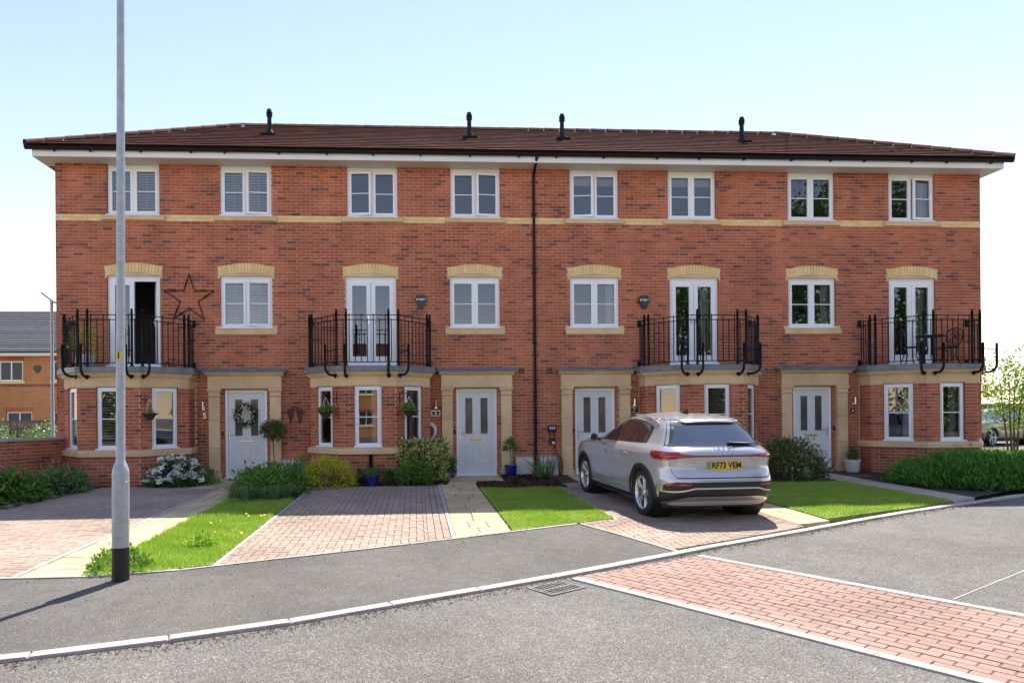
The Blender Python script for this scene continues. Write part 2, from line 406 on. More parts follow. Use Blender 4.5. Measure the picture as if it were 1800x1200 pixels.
# footway
mb = MB(); xs = list(np.arange(-14, 2.32, .4)) + [2.32]
ex = [p[0] for p in EDGE]; ey = [p[1] for p in EDGE]
top = [(x, float(np.interp(x, ex, ey))) for x in xs] + TRI[1:]
bot = [(x, kerb_y(x) + .115) for x, _ in top]
mb.grid([[(x, y, gz(y)) for x, y in bot], [(x, y, gz(y)) for x, y in top]])
part('footway', mb, 'asphalt_path', None, kind='structure')
edg = ob('edging', None, kind='structure')
stones(edg, EDGE, .9, .05, .012, .08, 'concrete_edge', 'edging_stone')
stones(edg, TRI, .9, .05, .012, .08, 'concrete_edge', 'edging_stone')
for x, y0, y1 in ((-4.064, -9.26, -1.95), (.508, -7.66, -1.9), (-2.153, -8.9, -2.05), (2.99, -6.45, -1.8)):
    stones(edg, [(x, y0), (x, y1)], .9, .055, .012, .08, 'concrete_edge', 'edging_stone')
# ---- block and slab paving
def paving(parent, polys, m, name, stuffname, th=.05, ztop=.006, jit=.002, ch=.004, limit=300):
    """polys: (poly, key or None); alike full blocks share one mesh"""
    items = []
    for p, key in polys:
        if len(p) < 3 or area(p) < .0008: continue
        cx = sum(q[0] for q in p) / len(p); cy = sum(q[1] for q in p) / len(p)
        items.append((p, key, cx, cy))
    near, far = split_near(items, limit, lambda i: cdist(i[2], i[3]))
    def geo(p, cx, cy):
        n = len(p); L_ = [(x - cx, y - cy) for x, y in p]
        ins = []
        for x, y in L_:
            l = math.hypot(x, y); f = max(0, 1 - ch * 1.3 / max(l, 1e-4)); ins.append((x * f, y * f))
        g = lambda y: GS * y
        vs = [(x, y, g(y) + ztop - th) for x, y in L_] + [(x, y, g(y) + ztop - ch) for x, y in L_] + [(x, y, g(y) + ztop) for x, y in ins]
        fs = []
        for k in range(n):
            k2 = (k + 1) % n
            fs += [(k, k2, n + k2, n + k), (n + k, n + k2, 2 * n + k2, 2 * n + k)]
        return vs, fs + [tuple(range(2 * n, 3 * n))]
    cache = {}
    for p, key, cx, cy in near:
        if key is None or key not in cache:
            mb = MB(); mb.add(*geo(p, cx, cy)); me = mb.mesh(name, m)
            if key is not None: cache[key] = me
        else: me = cache[key]
        ob(name, me, parent, (cx, cy, gz(cy) + random.uniform(-jit, jit)))
    if far:
        mb = MB()
        for p, key, cx, cy in far:
            vs, fs = geo(p, cx, cy); j = gz(cy) + random.uniform(-jit, jit)
            mb.add([(x + cx, y + cy, z + j) for x, y, z in vs], fs)
        part(stuffname, mb, m, parent, kind='stuff')
def rect(x0, y0, x1, y1, g=.0042): return [(x0 + g, y0 + g), (x1 - g, y0 + g), (x1 - g, y1 - g), (x0 + g, y1 - g)]
def is_full(p, q): return len(p) == len(q) and abs(area(p) - area(q)) < 1e-6
def herring(x0, x1, y0, y1, hps, U=.1):
    out = []
    for i in range(int((x1 - x0) / U) + 3):
        for j in range(int((y1 - y0) / U) + 3):
            k = (i - j) % 4; X, Y = x0 + (i - 1) * U, y0 + (j - 1) * U
            if k == 0: r = rect(X, Y, X + 2 * U, Y + U); key = 'h'
            elif k == 3: r = rect(X, Y, X + U, Y + 2 * U); key = 'v'
            else: continue
            c = clip(r, hps)
            if c: out.append((c, key if is_full(c, r) else None))
    return out
def bounds(x0, x1, y0, y1): return [(-1, 0, -x0), (1, 0, x1), (0, -1, -y0), (0, 1, y1)]
def lines(x0, x1, y0, y1, hps, w_=.1, l=.2, along='y'):      # border courses of stretchers
    out = []; n = 0
    a = x0
    while a < x1 - .02:
        b = y0 - (l / 2 if n % 2 else 0)
        while b < y1:
            r = rect(a, b, min(a + w_, x1), b + l); c = clip(r, hps + bounds(x0, x1, y0, y1))
            if c: out.append((c, None))
            b += l
        a += w_; n += 1
    return out
EDHP = [hp(EDGE[i], EDGE[i + 1]) for i in range(2, len(EDGE) - 1)]
EDHP = [(a, b, d - .055) for a, b, d in EDHP]
def drive(name, bed, polys, label):
    d = ob(name, None, kind='structure', label=label)
    mb = MB(); mb.grid([[(x, y, gz(y) - .012) for x in bed[0]] for y in bed[1]])
    part('sand_bed', mb, 'joint_sand', d)
    paving(d, polys, 'paver', 'block_paver', 'block_pavers')
    return d
h5 = bounds(-7.6, -4.125, -9.26, -1.5) + [hp((-4.12, -9.26), (-8, -9.2))[0:3]] if False else bounds(-7.6, -4.125, -9.25, -1.5)
drive('driveway', ((-7.6, -4.1), (-9.28, -1.5)), herring(-7.6, -4.1, -9.4, -1.5, h5), 'block paved driveway in front of the left end house')
h6 = EDHP + bounds(-2.15, .15, -9.2, -1.95)
b6 = EDHP + bounds(.15, .45, -9.2, -1.95)
mbp = herring(-2.2, .2, -9.2, -1.9, h6) + lines(.15, .45, -9.2, -1.95, EDHP)
d6 = ob('driveway', None, kind='structure', label='empty block paved driveway in front of the second house')
mb = MB(); c = clip([(-2.18, -9.3), (.46, -9.3), (.46, -1.95), (-2.18, -1.95)], EDHP); mb.add([(x, y, gz(y) - .012) for x, y in c], [tuple(range(len(c)))]); part('sand_bed', mb, 'joint_sand', d6)
paving(d6, mbp, 'paver', 'block_paver', 'block_pavers')
KHP = [hp(KERB[i], KERB[i + 1]) for i in range(11, 17)]
KHP = [(a, b, d - .135) for a, b, d in KHP]
TH = hp(TRI[3], TRI[0]); TH = (-TH[0], -TH[1], -TH[2] - .055) if False else TH
tri_hp = hp(TRI[3], TRI[0]); tri_hp = (-tri_hp[0], -tri_hp[1], -tri_hp[2] - .05)   # keep the house side of the slanting edging
h7 = KHP + [tri_hp] + bounds(3.0, 5.36, -9, -1.8)
h7b = KHP + [tri_hp] + bounds(2.2, 3.0, -9, -6.40)
d7 = ob('driveway', None, kind='structure', label='block paved driveway under the silver car')
mb = MB()
for hh, bb in ((h7, (3.0, 5.38)), (h7b, (2.2, 3.0))):
    c = clip([(bb[0], -9.2), (bb[1], -9.2), (bb[1], -1.8), (bb[0], -1.8)], hh); mb.add([(x, y, gz(y) - .012) for x, y in c], [tuple(range(len(c)))])
part('sand_bed', mb, 'joint_sand', d7)
paving(d7, herring(3.0, 5.4, -9, -1.8, h7) + herring(2.2, 3.0, -9, -6.4, h7b), 'paver', 'block_paver', 'block_pavers')
def slabs(x0, x1, y0, y1, hps, seed, d0=.3, d1=.45, nx=(1, 2)):
    r_ = random.Random(seed); out = []; y = y1
    while y > y0 - .3:
        d = r_.choice((.30, .45, .30, .6) if d0 < .31 else (.45, .6)); x = x0; cuts = [x0]
        n = r_.choice(nx)
        for k in range(1, n + 1): cuts.append(x0 + (x1 - x0) * (k + r_.uniform(-.22, .22)) / (n + 1))
        cuts.append(x1)
        for a, b in zip(cuts[:-1], cuts[1:]):
            c = clip(rect(a, y - d, b, y, .006), hps)
            if c: out.append((c, None))
        y -= d
    return out
def path(polys, beds, m, label):
    d = ob('path', None, kind='structure', label=label)
    mb = MB()
    for b in beds: mb.add([(x, y, gz(y) - .013) for x, y in b], [tuple(range(len(b)))])
    part('sand_bed', mb, 'joint_sand', d)
    paving(d, polys, m, 'paving_slab', 'paving_slabs', ch=.006, jit=.003)
q = clip([(-4.06, -9.5), (-3.44, -9.5), (-3.44, -1.9), (-4.06, -1.9)], EDHP)
path(slabs(-4.06, -3.44, -9.5, -1.9, EDHP + bounds(-4.06, -3.44, -9.5, -1.9), 3) + slabs(-4.75, -3.4, -1.88, -.12, bounds(-4.75, -3.4, -1.9, -.12), 4, nx=(2, 2)),
     [q, [(-4.75, -1.9), (-3.4, -1.9), (-3.4, -.1), (-4.75, -.1)]], 'slab', 'buff slab path leading to the door with the wreath')
q = clip([(.51, -9), (1.29, -9), (1.29, -1.5), (.51, -1.5)], EDHP)
path(slabs(.51, 1.29, -8, -1.5, EDHP + bounds(.51, 1.29, -8, -1.5), 5) + slabs(.72, 2.0, -1.48, -.12, bounds(.72, 2.0, -1.5, -.12), 6, nx=(1, 2)),
     [q, [(.72, -1.5), (2.0, -1.5), (2.0, -.1), (.72, -.1)]], 'slab', 'buff slab path leading to the second door')
KH2 = [hp(KERB[i], KERB[i + 1]) for i in range(13, 21)]; KH2 = [(a, b, d - .135) for a, b, d in KH2]
q = clip([(5.38, -9), (6.0, -9), (6.0, -1.5), (5.38, -1.5)], KH2[:5])
path(slabs(5.38, 6.0, -8, -1.5, KH2[:5] + bounds(5.38, 6.0, -8, -1.5), 8) + slabs(3.6, 5.36, -1.78, -.12, bounds(3.6, 5.36, -1.8, -.12), 9, nx=(2, 2)),
     [q, [(3.6, -1.8), (5.38, -1.8), (5.38, -.1), (3.6, -.1)]], 'slab', 'buff slab path on the right of the silver car')
q = clip([(9.22, -7), (9.95, -7), (9.95, -1.2), (9.22, -1.2)], KH2)
path(slabs(9.22, 9.95, -7, -1.2, KH2 + bounds(9.22, 9.95, -7, -1.2), 10, d0=.45, nx=(0, 0)) + slabs(9.22, 10.55, -1.18, -.12, bounds(9.22, 10.55, -1.2, -.12), 11, nx=(1, 1)),
     [q, [(9.22, -1.2), (10.55, -1.2), (10.55, -.1), (9.22, -.1)]], 'slab_grey', 'pale grey slab path to the right end door')
# red block band across the road, with pale edging
O_ = np.array((1.53, -9.70)); U_ = np.array((.590, -.807)); V_ = np.array((.807, .590)); BW = 1.93
khb = [hp(KERB[i + 1], KERB[i]) for i in range(8, 15)]; khb = [(a, b, d - .012) for a, b, d in khb]
def band_poly(u0, v0, u1, v1, g=.0045):
    return [tuple(O_ + U_ * a + V_ * b) for a, b in ((u0 + g, v0 + g), (u1 - g, v0 + g), (u1 - g, v1 - g), (u0 + g, v1 - g))]
bp_ = []; v = .1; n = 0
while v < BW - .09:
    u = -2.2 - (.1 if n % 2 else 0)
    while u < 6.5:
        r = band_poly(u, v, u + .2, v + .1)
        c = r
        for h in khb: c = clip(c, [h]) if c else c
        if c: bp_.append((c, None if not is_full(c, r) else 'r'))
        u += .2
    v += .1; n += 1
band = ob('crossing_band', None, kind='structure', label='red block band laid across the road')
RZ = -.019
mb = MB(); c = clip(band_poly(-2.3, .05, 6.5, BW - .05), khb); mb.add([(x, y, gz(y) + RZ - .001) for x, y in c], [tuple(range(len(c)))]); part('sand_bed', mb, 'joint_sand', band)
near_z = band; 
def lower(o, dz):
    for ch in o.children:
        if not ch.name.startswith('sand_bed'): ch.location.z += dz
paving(band, bp_, 'paver_red', 'block_paver', 'block_pavers'); lower(band, -.019)
for v0, off in ((0.0, .6), (BW - .1, .25)):
    u = -2.4 + off; 
    while u < 6.5:
        r = band_poly(u, v0, u + .9, v0 + .1, .003); c = clip(r, khb)
        if len(c) > 2 and area(c) > .004:
            cx = sum(p[0] for p in c) / len(c); cy = sum(p[1] for p in c) / len(c)
            mb = MB(); mb.prism([(x - cx, y - cy) for x, y in c], lambda x, y: -.08, lambda x, y, cy=cy: GS * y - .008)
            part('edging_stone', mb, 'concrete_edge', band, (cx, cy, gz(cy)))
        u += .9
# gully grate
gd = (Vector((1.44, -9.74)) - Vector((1.07, -9.98))).normalized(); ga = math.atan2(gd.y, gd.x)
g = thing('gully_grate', 'slotted iron drain grate set beside the kerb', 'drain grate', (1.325, -9.99, gz(-9.99) - .018), ga)
mb = MB(); W, D = .23, .17
mb.box(-W, -D, -.02, W, -D + .03, .004); mb.box(-W, D - .03, -.02, W, D, .004); mb.box(-W, -D + .03, -.02, -W + .03, D - .03, .004); mb.box(W - .03, -D + .03, -.02, W, D - .03, .004); mb.box(-W + .03, -.014, -.02, W - .03, .014, .004)
part('frame', mb, 'iron', g)
for i in range(8):
    x = -W + .055 + i * (2 * W - .11) / 7
    for s in (-1, 1):
        mb = MB(); mb.box(x - .007, min(s * .014, s * (D - .03)), -.02, x + .009, max(s * .014, s * (D - .03)), .0035); part('bar', mb, 'iron', g)
mb = MB(); mb.box(-W + .02, -D + .02, -.006, W - .02, D - .02, -.0015, skip=''); part('pit', mb, 'hole', g)
# ---- lawns and beds
def inside(pts, hps):
    m = np.ones(len(pts), bool)
    for a, b, d in hps: m &= (pts[:, 0] * a + pts[:, 1] * b <= d)
    return m
def tris_obj(name, V, m, parent=None, kind=None, **kw):
    n = len(V) // 3
    me = bpy.data.meshes.new(name); me.vertices.add(len(V)); me.vertices.foreach_set('co', np.ascontiguousarray(V, np.float32).ravel())
    me.loops.add(len(V)); me.loops.foreach_set('vertex_index', np.arange(len(V), dtype=np.int32))
    me.polygons.add(n); me.polygons.foreach_set('loop_start', np.arange(0, 3 * n, 3, dtype=np.int32)); me.polygons.foreach_set('loop_total', np.full(n, 3, np.int32))
    me.materials.append(MATS[m]); me.update(calc_edges=True)
    return ob(name, me, parent, kind=kind, **kw)
def blades(n, xy, h0, h1, wd, lean=.6):
    th = rng.uniform(0, 2 * np.pi, n); h = rng.uniform(h0, h1, n); a = rng.uniform(0, 2 * np.pi, n); L = h * rng.uniform(.1, lean, n)
    z = np.array([gz(y) for y in xy[:, 1]]) + .012
    c = np.c_[xy, z]; d = np.c_[np.cos(th), np.sin(th), np.zeros(n)] * wd / 2
    t = c + np.c_[np.cos(a) * L, np.sin(a) * L, h]
    return np.stack([c - d, c + d, t], 1).reshape(-1, 3)
def lawn(x0, x1, y0, y1, hps, dens, label, h=(.03, .055)):
    hp_ = hps + bounds(x0, x1, y0, y1)
    c = clip([(x0, y0), (x1, y0), (x1, y1), (x0, y1)], hp_)
    mb = MB(); n = len(c); mb.add([(x, y, gz(y) + .015) for x, y in c] + [(x, y, gz(y) - .05) for x, y in c], [tuple(range(n))] + [(i, n + i, n + (i + 1) % n, (i + 1) % n) for i in range(n)])
    o = part('lawn', mb, 'turf', None, kind='structure', label=label)
    N_ = int((x1 - x0) * (y1 - y0) * dens); p = np.c_[rng.uniform(x0 - .04, x1 + .04, N_), rng.uniform(y0, y1 + .03, N_)]; wob = .03 * np.sin(p[:, 1] * 9) * np.sin(p[:, 1] * 23 + 1) - .005; p = p[(p[:, 0] > x0 - wob - .012) & (p[:, 0] < x1 + .012 + wob)]
    p = p[inside(p, hps + bounds(x0 - .05, x1 + .05, y0, y1 + .03))]
    hv = .6 + .6 * (.5 + .5 * np.sin(p[:, 0] * 5.1 + np.sin(p[:, 1] * 3.7) * 2) * np.sin(p[:, 1] * 4.3 + 1)); V = blades(len(p), p, *h, .007).reshape(-1, 3, 3); V[:, 2] = V[:, 0] + (V[:, 2] - V[:, 0]) * hv[:, None]; tris_obj('grass_blades', V.reshape(-1, 3), 'grass', o, 'stuff')
    return o
EH2 = [(a, b, d) for a, b, d in EDHP]
lawn(-3.42, -2.22, -9.3, -3.9, EH2, 5200, 'lawn strip beside the lamp post', (.035, .085))
lawn(1.31, 2.93, -7.4, -2.66, EH2, 5200, 'clipped lawn left of the silver car')
lawn(6.03, 9.2, -7.2, -2.35, KH2[:8], 3600, 'lawn right of the silver car')
def bed(poly, label, m='soil', name='planting_bed'):
    mb = MB(); n = len(poly); mb.add([(x, y, gz(y) + .006) for x, y in poly], [tuple(range(n))])
    return part(name, mb, m, None, kind='structure', label=label)
bed([(-16, -4.6), (-6.9, -4.6), (-6.7, -2), (-6.7, -1.5), (-6.7, .0), (-16, 0)], 'soil bed along the garden wall')
bed([(-5.95, -1.48), (-4.76, -1.48), (-4.76, -.02), (-5.95, -.02)], 'soil bed by the white flowering shrub')
bed([(-3.38, -3.9), (-2.24, -3.9), (-2.24, -.02), (-3.38, -.02)], 'soil bed by the lawn strip')
b1 = bed([(-2.24, -1.94), (.50, -1.94), (.50, -1.48), (.70, -1.48), (.70, -.02), (-2.24, -.02)], 'bark mulch bed below the bay')
b2 = bed([(2.02, -2.64), (2.93, -2.64), (3.1, -1.82), (3.55, -1.82), (3.55, -.02), (2.02, -.02)], 'bark mulch bed between two doors')
b3 = bed([(1.31, -2.64), (2.02, -2.64), (2.02, -1.52), (1.31, -1.52)], 'bark mulch bed at the top of the clipped lawn')
bed([(6.03, -2.35), (9.2, -2.35), (9.2, -.02), (6.03, -.02)], 'soil bed below the third bay')
q = clip([(9.97, -6.5), (16.5, -6.5), (16.5, -.02), (9.97, -.02)], KH2); bed(q, 'soil bed under the hedge')
def chips(parent, n, boxes):
    V = []
    for x0, x1, y0, y1, k in boxes:
        k = int(k * n); p = np.c_[rng.uniform(x0, x1, k), rng.uniform(y0, y1, k)]
        z = np.array([gz(y) for y in p[:, 1]]) + rng.uniform(.01, .05, k); c = np.c_[p, z]
        a = rng.uniform(0, 6.28, k); l = rng.uniform(.015, .04, k); e = rng.uniform(-.6, .6, k)
        d = np.c_[np.cos(a) * l, np.sin(a) * l, e * l]; s = np.c_[-np.sin(a), np.cos(a), rng.uniform(-.7, .7, k)] * .009
        V.append(np.stack([c - d - s, c + d - s, c + d + s, c - d - s, c + d + s, c - d + s], 1).reshape(-1, 3))
    tris_obj('bark_chips', np.concatenate(V), 'bark_chip', parent, 'stuff')
chips(b1, 5000, [(-2.2, .68, -1.9, -.1, 1)]); chips(b2, 3200, [(2.04, 3.1, -2.6, -.1, 1)]); chips(b3, 1500, [(1.33, 2.0, -2.62, -1.54, 1)])
c = clip([(17.3, 4), (60, 4), (60, 7.3), (17.3, 7.3)], [])
mb = MB(); mb.prism([(18.6, 5.0), (40, 5.0), (40, 6.9), (18.6, 6.9)], -.05, .01); o = part('verge', mb, 'turf', None, kind='structure')
p = np.c_[rng.uniform(18.6, 30, 9000), rng.uniform(5.0, 6.9, 9000)]; tris_obj('grass_blades', blades(9000, p, .05, .12, .02), 'grass', o, 'stuff')
# ================================================================== THE TERRACE
BA, BR, BB, BP = 1.393, .419, .630, 1.258           # bay plan: half width, return, half front, projection
HOUSES = [
    dict(no=5, x0=-8.39, x1=-2.72, F=-6.615, D=-4.03, T=(-6.61, -4.0), M=-4.0, flue=-3.74, label='left end brick townhouse with black star on its wall and wreath on its door'),
    dict(no=6, x0=-2.72, x1=2.92, F=-1.054, D=1.478, T=(-1.0, 1.484), M=1.456, flue=1.476, label='second brick townhouse from the left with hanging baskets at its bay'),
    dict(no=7, x0=2.92, x1=8.46, F=6.886, D=4.39, T=(4.402, 6.848), M=4.397, flue=3.955, label='third brick townhouse from the left behind the silver car'),
    dict(no=8, x0=8.46, x1=14.30, F=12.492, D=9.885, T=(9.887, 12.492), M=9.892, flue=8.87, label='right end brick townhouse with chairs on its balcony'),
]
ZS, ZT = 7.43, 7.38
CZ = -.05
def minus(iv, a, b):
    out = []
    for s, e in iv:
        if b <= s or a >= e: out.append((s, e)); continue
        if a > s: out.append((s, a))
        if b < e: out.append((b, e))
    return out
def bay_plan(o=0.):
    A, r, B, P = BA, BR, BB, BP
    d = Vector((A - B, -(P - r))).normalized(); nrm = Vector((-d.y * -1, 0))
    # right-hand canted edge runs from (A,-r) to (B,-P); outward normal
    e = Vector((B - A, -P + r)).normalized(); n = Vector((-e.y, e.x)); n = n if n.x > 0 else -n
    p0 = Vector((A, -r)) + n * o
    def at_x(x): t = (x - p0.x) / e.x; return (x, p0.y + e.y * t)
    def at_y(y): t = (y - p0.y) / e.y; return (p0.x + e.x * t, y)
    c1 = at_x(A + o); c2 = at_y(-P - o)
    return [(-A - o, 0), (-c1[0], c1[1]), (-c2[0], c2[1]), c2, c1, (A + o, 0)]      # left to right
# ---- shared meshes
BRK = {}
def brick_mesh(L, m):
    k = (round(L, 3), m)
    if k not in BRK:
        mb = MB(); mb.bbox(-L / 2, -.001, -.0325, L / 2, .02, .0325, .003); BRK[k] = mb.mesh('brick', m)
    return BRK[k]
def add_bricks(wall, bricks, ox, limit=300):
    """bricks: (x, y, z, rotz, L, material) in world; full stretchers nearest the camera become objects"""
    full = [b for b in bricks if b[4] > .2 and b[5] == 'brick']; rest = [b for b in bricks if not (b[4] > .2 and b[5] == 'brick')]
    near, far = split_near(full, limit, lambda b: cdist(b[0], b[1], b[2]))
    for x, y, z, a, L, m in near:
        ob('brick', brick_mesh(L, m), wall, (x - ox, y + random.uniform(-.001, .001), z), (0, 0, a))
    yel = [b for b in rest if b[5] == 'yellow_brick']; red = far + [b for b in rest if b[5] != 'yellow_brick']
    for x, y, z, a, L, m in yel: ob('yellow_brick', brick_mesh(L, m), wall, (x - ox, y - .001, z), (0, 0, a))
    mb = MB()
    for x, y, z, a, L, m in red:
        mb.M = Matrix.Translation((x - ox, y + random.uniform(-.001, .001), z)) @ Matrix.Rotation(a, 4, 'Z')
        mb.bbox(-L / 2, -.001, -.0325, L / 2, .02, .0325, .003)
    part('brickwork', mb, 'brick', wall, kind='stuff')
def course_bricks(x0, x1, holes, zlo, zhi, centre_rule=True, phase=0., lo=-99, hi=99):
    out = []; n = int(round((zhi - CZ) / .075))
    for i in range(n):
        z0 = CZ + .075 * i
        if z0 + .06 < zlo or z0 + .075 > zhi + .03: continue
        k0 = int(math.floor((x0 - phase) / .225)) - 2
        for k in range(k0, int((x1 - phase) / .225) + 3):
            a = phase + k * .225 + (.1125 if i % 2 else 0) + .005; b = a + .215
            if centre_rule:
                if b <= lo + .02 or a >= hi - .02 or not (x0 <= min(max((a + b) / 2, lo), hi - .001) < x1): continue
                iv = [(max(a, lo), min(b, hi))]
            else:
                if b <= x0 + .02 or a >= x1 - .02: continue
                iv = [(max(a, x0), min(b, x1))]
            for hx0, hx1, hz0, hz1 in holes:
                if hz0 < z0 + .062 and hz1 > z0 + .010: iv = minus(iv, hx0 - .004, hx1 + .004)
            for s, e in iv:
                if e - s > .025: out.append(((s + e) / 2, z0 + .0375, e - s, i))
    return out
def mortar_wall(x0, x1, z0, z1, holes, mb, M_=None, y=.007):
    xs = sorted({x0, x1} | {min(max(v, x0), x1) for h in holes for v in h[:2]}); zs = sorted({z0, z1} | {min(max(v, z0), z1) for h in holes for v in h[2:]})
    mb.M = M_
    for a, b in zip(xs[:-1], xs[1:]):
        for c, d in zip(zs[:-1], zs[1:]):
            cx, cz = (a + b) / 2, (c + d) / 2
            if b - a < 1e-4 or d - c < 1e-4 or any(h[0] < cx < h[1] and h[2] < cz < h[3] for h in holes): continue
            mb.add([(a, y, c), (b, y, c), (b, y, d), (a, y, d)], [(0, 1, 2, 3)])
    for h0, h1, g0, g1 in holes:                       # reveals
        for q in ([(h0, 0, g0), (h0, .13, g0), (h0, .13, g1), (h0, 0, g1)], [(h1, 0, g1), (h1, .13, g1), (h1, .13, g0), (h1, 0, g0)], [(h0, 0, g1), (h0, .13, g1), (h1, .13, g1), (h1, 0, g1)], [(h1, 0, g0), (h1, .13, g0), (h0, .13, g0), (h0, 0, g0)]):
            mb.add(q, [(0, 1, 2, 3)], 1)
    mb.M = None
# ---- windows and doors
def ring(mb, x0, x1, z0, z1, t, y0, y1, e=.006, b=None):
    b = t if b is None else b
    mb.bbox(x0, y0, z0, x0 + t, y1, z1, e); mb.bbox(x1 - t, y0, z0, x1, y1, z1, e)
    mb.bbox(x0 + t, y0 + .001, z0, x1 - t, y1, z0 + b, e); mb.bbox(x0 + t, y0 + .001, z1 - t, x1 - t, y1, z1, e)
SLAT = {}
def louvres(win, x0, x1, z0, z1, y, pitch=.062, tilt=35, depth=.055):
    k = (round(x1 - x0, 3), depth)
    if k not in SLAT:
        mb = MB(); mb.box(-(x1 - x0) / 2, -depth / 2, -.004, (x1 - x0) / 2, depth / 2, .004); SLAT[k] = mb.mesh('slat', 'shutter_white')
    z = z0 + pitch / 2
    while z < z1 - pitch * .3:
        ob('slat', SLAT[k], win, ((x0 + x1) / 2, y, z), (R(tilt), 0, 0)); z += pitch
def pane(win, x0, x1, z0, z1, y, m='window_glass', rot=None):
    mb = MB(); mb.add([(x0, y, z0), (x1, y, z0), (x1, y, z1), (x0, y, z1)], [(0, 1, 2, 3)])
    return part('pane', mb, m, win)
def curtain(win, x0, x1, z0, z1, y, m='curtain'):
    n = 24; P = []
    for z in (z0, z1): P.append([(x0 + (x1 - x0) * i / n, y + .02 * math.sin(i * 1.9) + .012 * math.sin(i * .7), z) for i in range(n + 1)])
    mb = MB(); mb.grid(P); o = part('curtain', mb, m, win, smooth=True)
def casement(h, cx, ox, w_, z0, z1, ajar=None, blind=None, head=None):
    mb = MB(); hw = w_ / 2; H_ = z1 - z0
    ring(mb, -hw, hw, 0, H_, .062, .045, .115)
    mb.bbox(-.034, .046, .062, .034, .115, H_ - .062, .006)
    mb.bbox(-hw - .015, -.03, -.006, hw + .015, .05, .026, .006)              # projecting cill
    if head == 'arch':
        Rr = 2.6; zc = -math.sqrt(Rr * Rr - .6 ** 2)
        arc = [(x, H_ + .052 + zc + math.sqrt(Rr * Rr - x * x)) for x in np.linspace(.6, -.6, 13)]
        mb.xz([(-hw + .002, H_ + .001), (hw - .002, H_ + .001)] + arc, .04, .11)
    elif head: mb.bbox(-hw, .047, H_ + .001, hw, .11, H_ + head, .004)
    win = part('window', mb, 'white_plastic', h, (cx - ox, 0, z0))
    for s in (-1, 1):
        a, b = (-hw + .052, -.022) if s < 0 else (.022, hw - .052)
        m2 = MB(); ring(m2, a, b, .052, H_ - .052, .056, .028, .075)
        sash = part('sash', m2, 'white_plastic', win)
        m2 = MB(); m2.bbox(a + .056, .05, H_ * .5 - .011, b - .056, .07, H_ * .5 + .011, .003); bar = part('glazing_bar', m2, 'white_plastic', win)
        pn = pane(win, a + .05, b - .05, .10, H_ - .10, .066)
        if ajar == s:
            for o in (sash, bar, pn):                                          # pushed open about its outer stile
                px = a if s < 0 else b; an = R(-7 if s < 0 else 7)
                o.rotation_euler = (0, 0, an); c_, s_ = math.cos(an), math.sin(an)
                o.location = (px - px * c_ + .05 * s_, .05 - px * s_ - .05 * c_ - .004, 0)
        if blind == 'shutter':
            m2 = MB(); ring(m2, a + .01, b - .01, .07, H_ - .07, .045, .125, .165); part('shutter_frame', m2, 'shutter_white', win)
            louvres(win, a + .055, b - .055, .115, H_ - .115, .14, tilt=50)
            m2 = MB(); m2.box((a + b) / 2 - .006, .092, .13, (a + b) / 2 + .006, .100, H_ - .13); part('tilt_rod', m2, 'shutter_white', win)
        elif blind == 'roller':
            m2 = MB(); m2.box(a + .02, .14, H_ - .30, b - .02, .145, H_ - .06); part('roller_blind', m2, 'curtain', win)
        elif blind == 'curtain' and s > 0: curtain(win, b - .22, b + .03, .05, H_, .22)
    return win
def french(h, cx, ox, w_, z0, z1, open_right=False, cur=False):
    mb = MB(); hw = w_ / 2; H_ = z1 - z0
    ring(mb, -hw, hw, 0, H_, .07, .045, .12, b=.06)
    Rr = 2.6; zc = -math.sqrt(Rr * Rr - .6 ** 2)
    mb.xz([(-hw + .002, H_ + .001), (hw - .002, H_ + .001)] + [(x, H_ + .052 + zc + math.sqrt(Rr * Rr - x * x)) for x in np.linspace(.6, -.6, 13)], .04, .11)
    mb.bbox(-hw - .02, -.04, -.03, hw + .02, .05, .03, .006)
    d = part('balcony_door', mb, 'white_plastic', h, (cx - ox, 0, z0))
    for s in (-1, 1):
        a, b = (-hw + .06, -.004) if s < 0 else (.004, hw - .06)
        m2 = MB(); ring(m2, a, b, .055, H_ - .06, .105, .03, .085, b=.17)
        leaf = part('door_leaf', m2, 'white_plastic', d)
        pn = pane(d, a + .1, b - .1, .22, H_ - .16, .066)
        m2 = MB(); hx = -.055 if s < 0 else .055
        m2.box(hx - .014, .018, 1.0, hx + .014, .03, 1.2); m2.box(min(hx, hx + s * .11), -.012, 1.085, max(hx, hx + s * .11), .004, 1.105)
        hd = part('handle', m2, 'chrome', d)
        if s > 0 and open_right:
            for o in (leaf, pn, hd):
                an = R(-66); c_, s_ = math.cos(an), math.sin(an); o.rotation_euler = (0, 0, an)
                o.location = (b - b * c_ + .085 * s_, .085 - b * s_ - .085 * c_, 0)
        if cur and s > 0: curtain(d, b - .3, b + .05, .03, H_, .25)
    return d
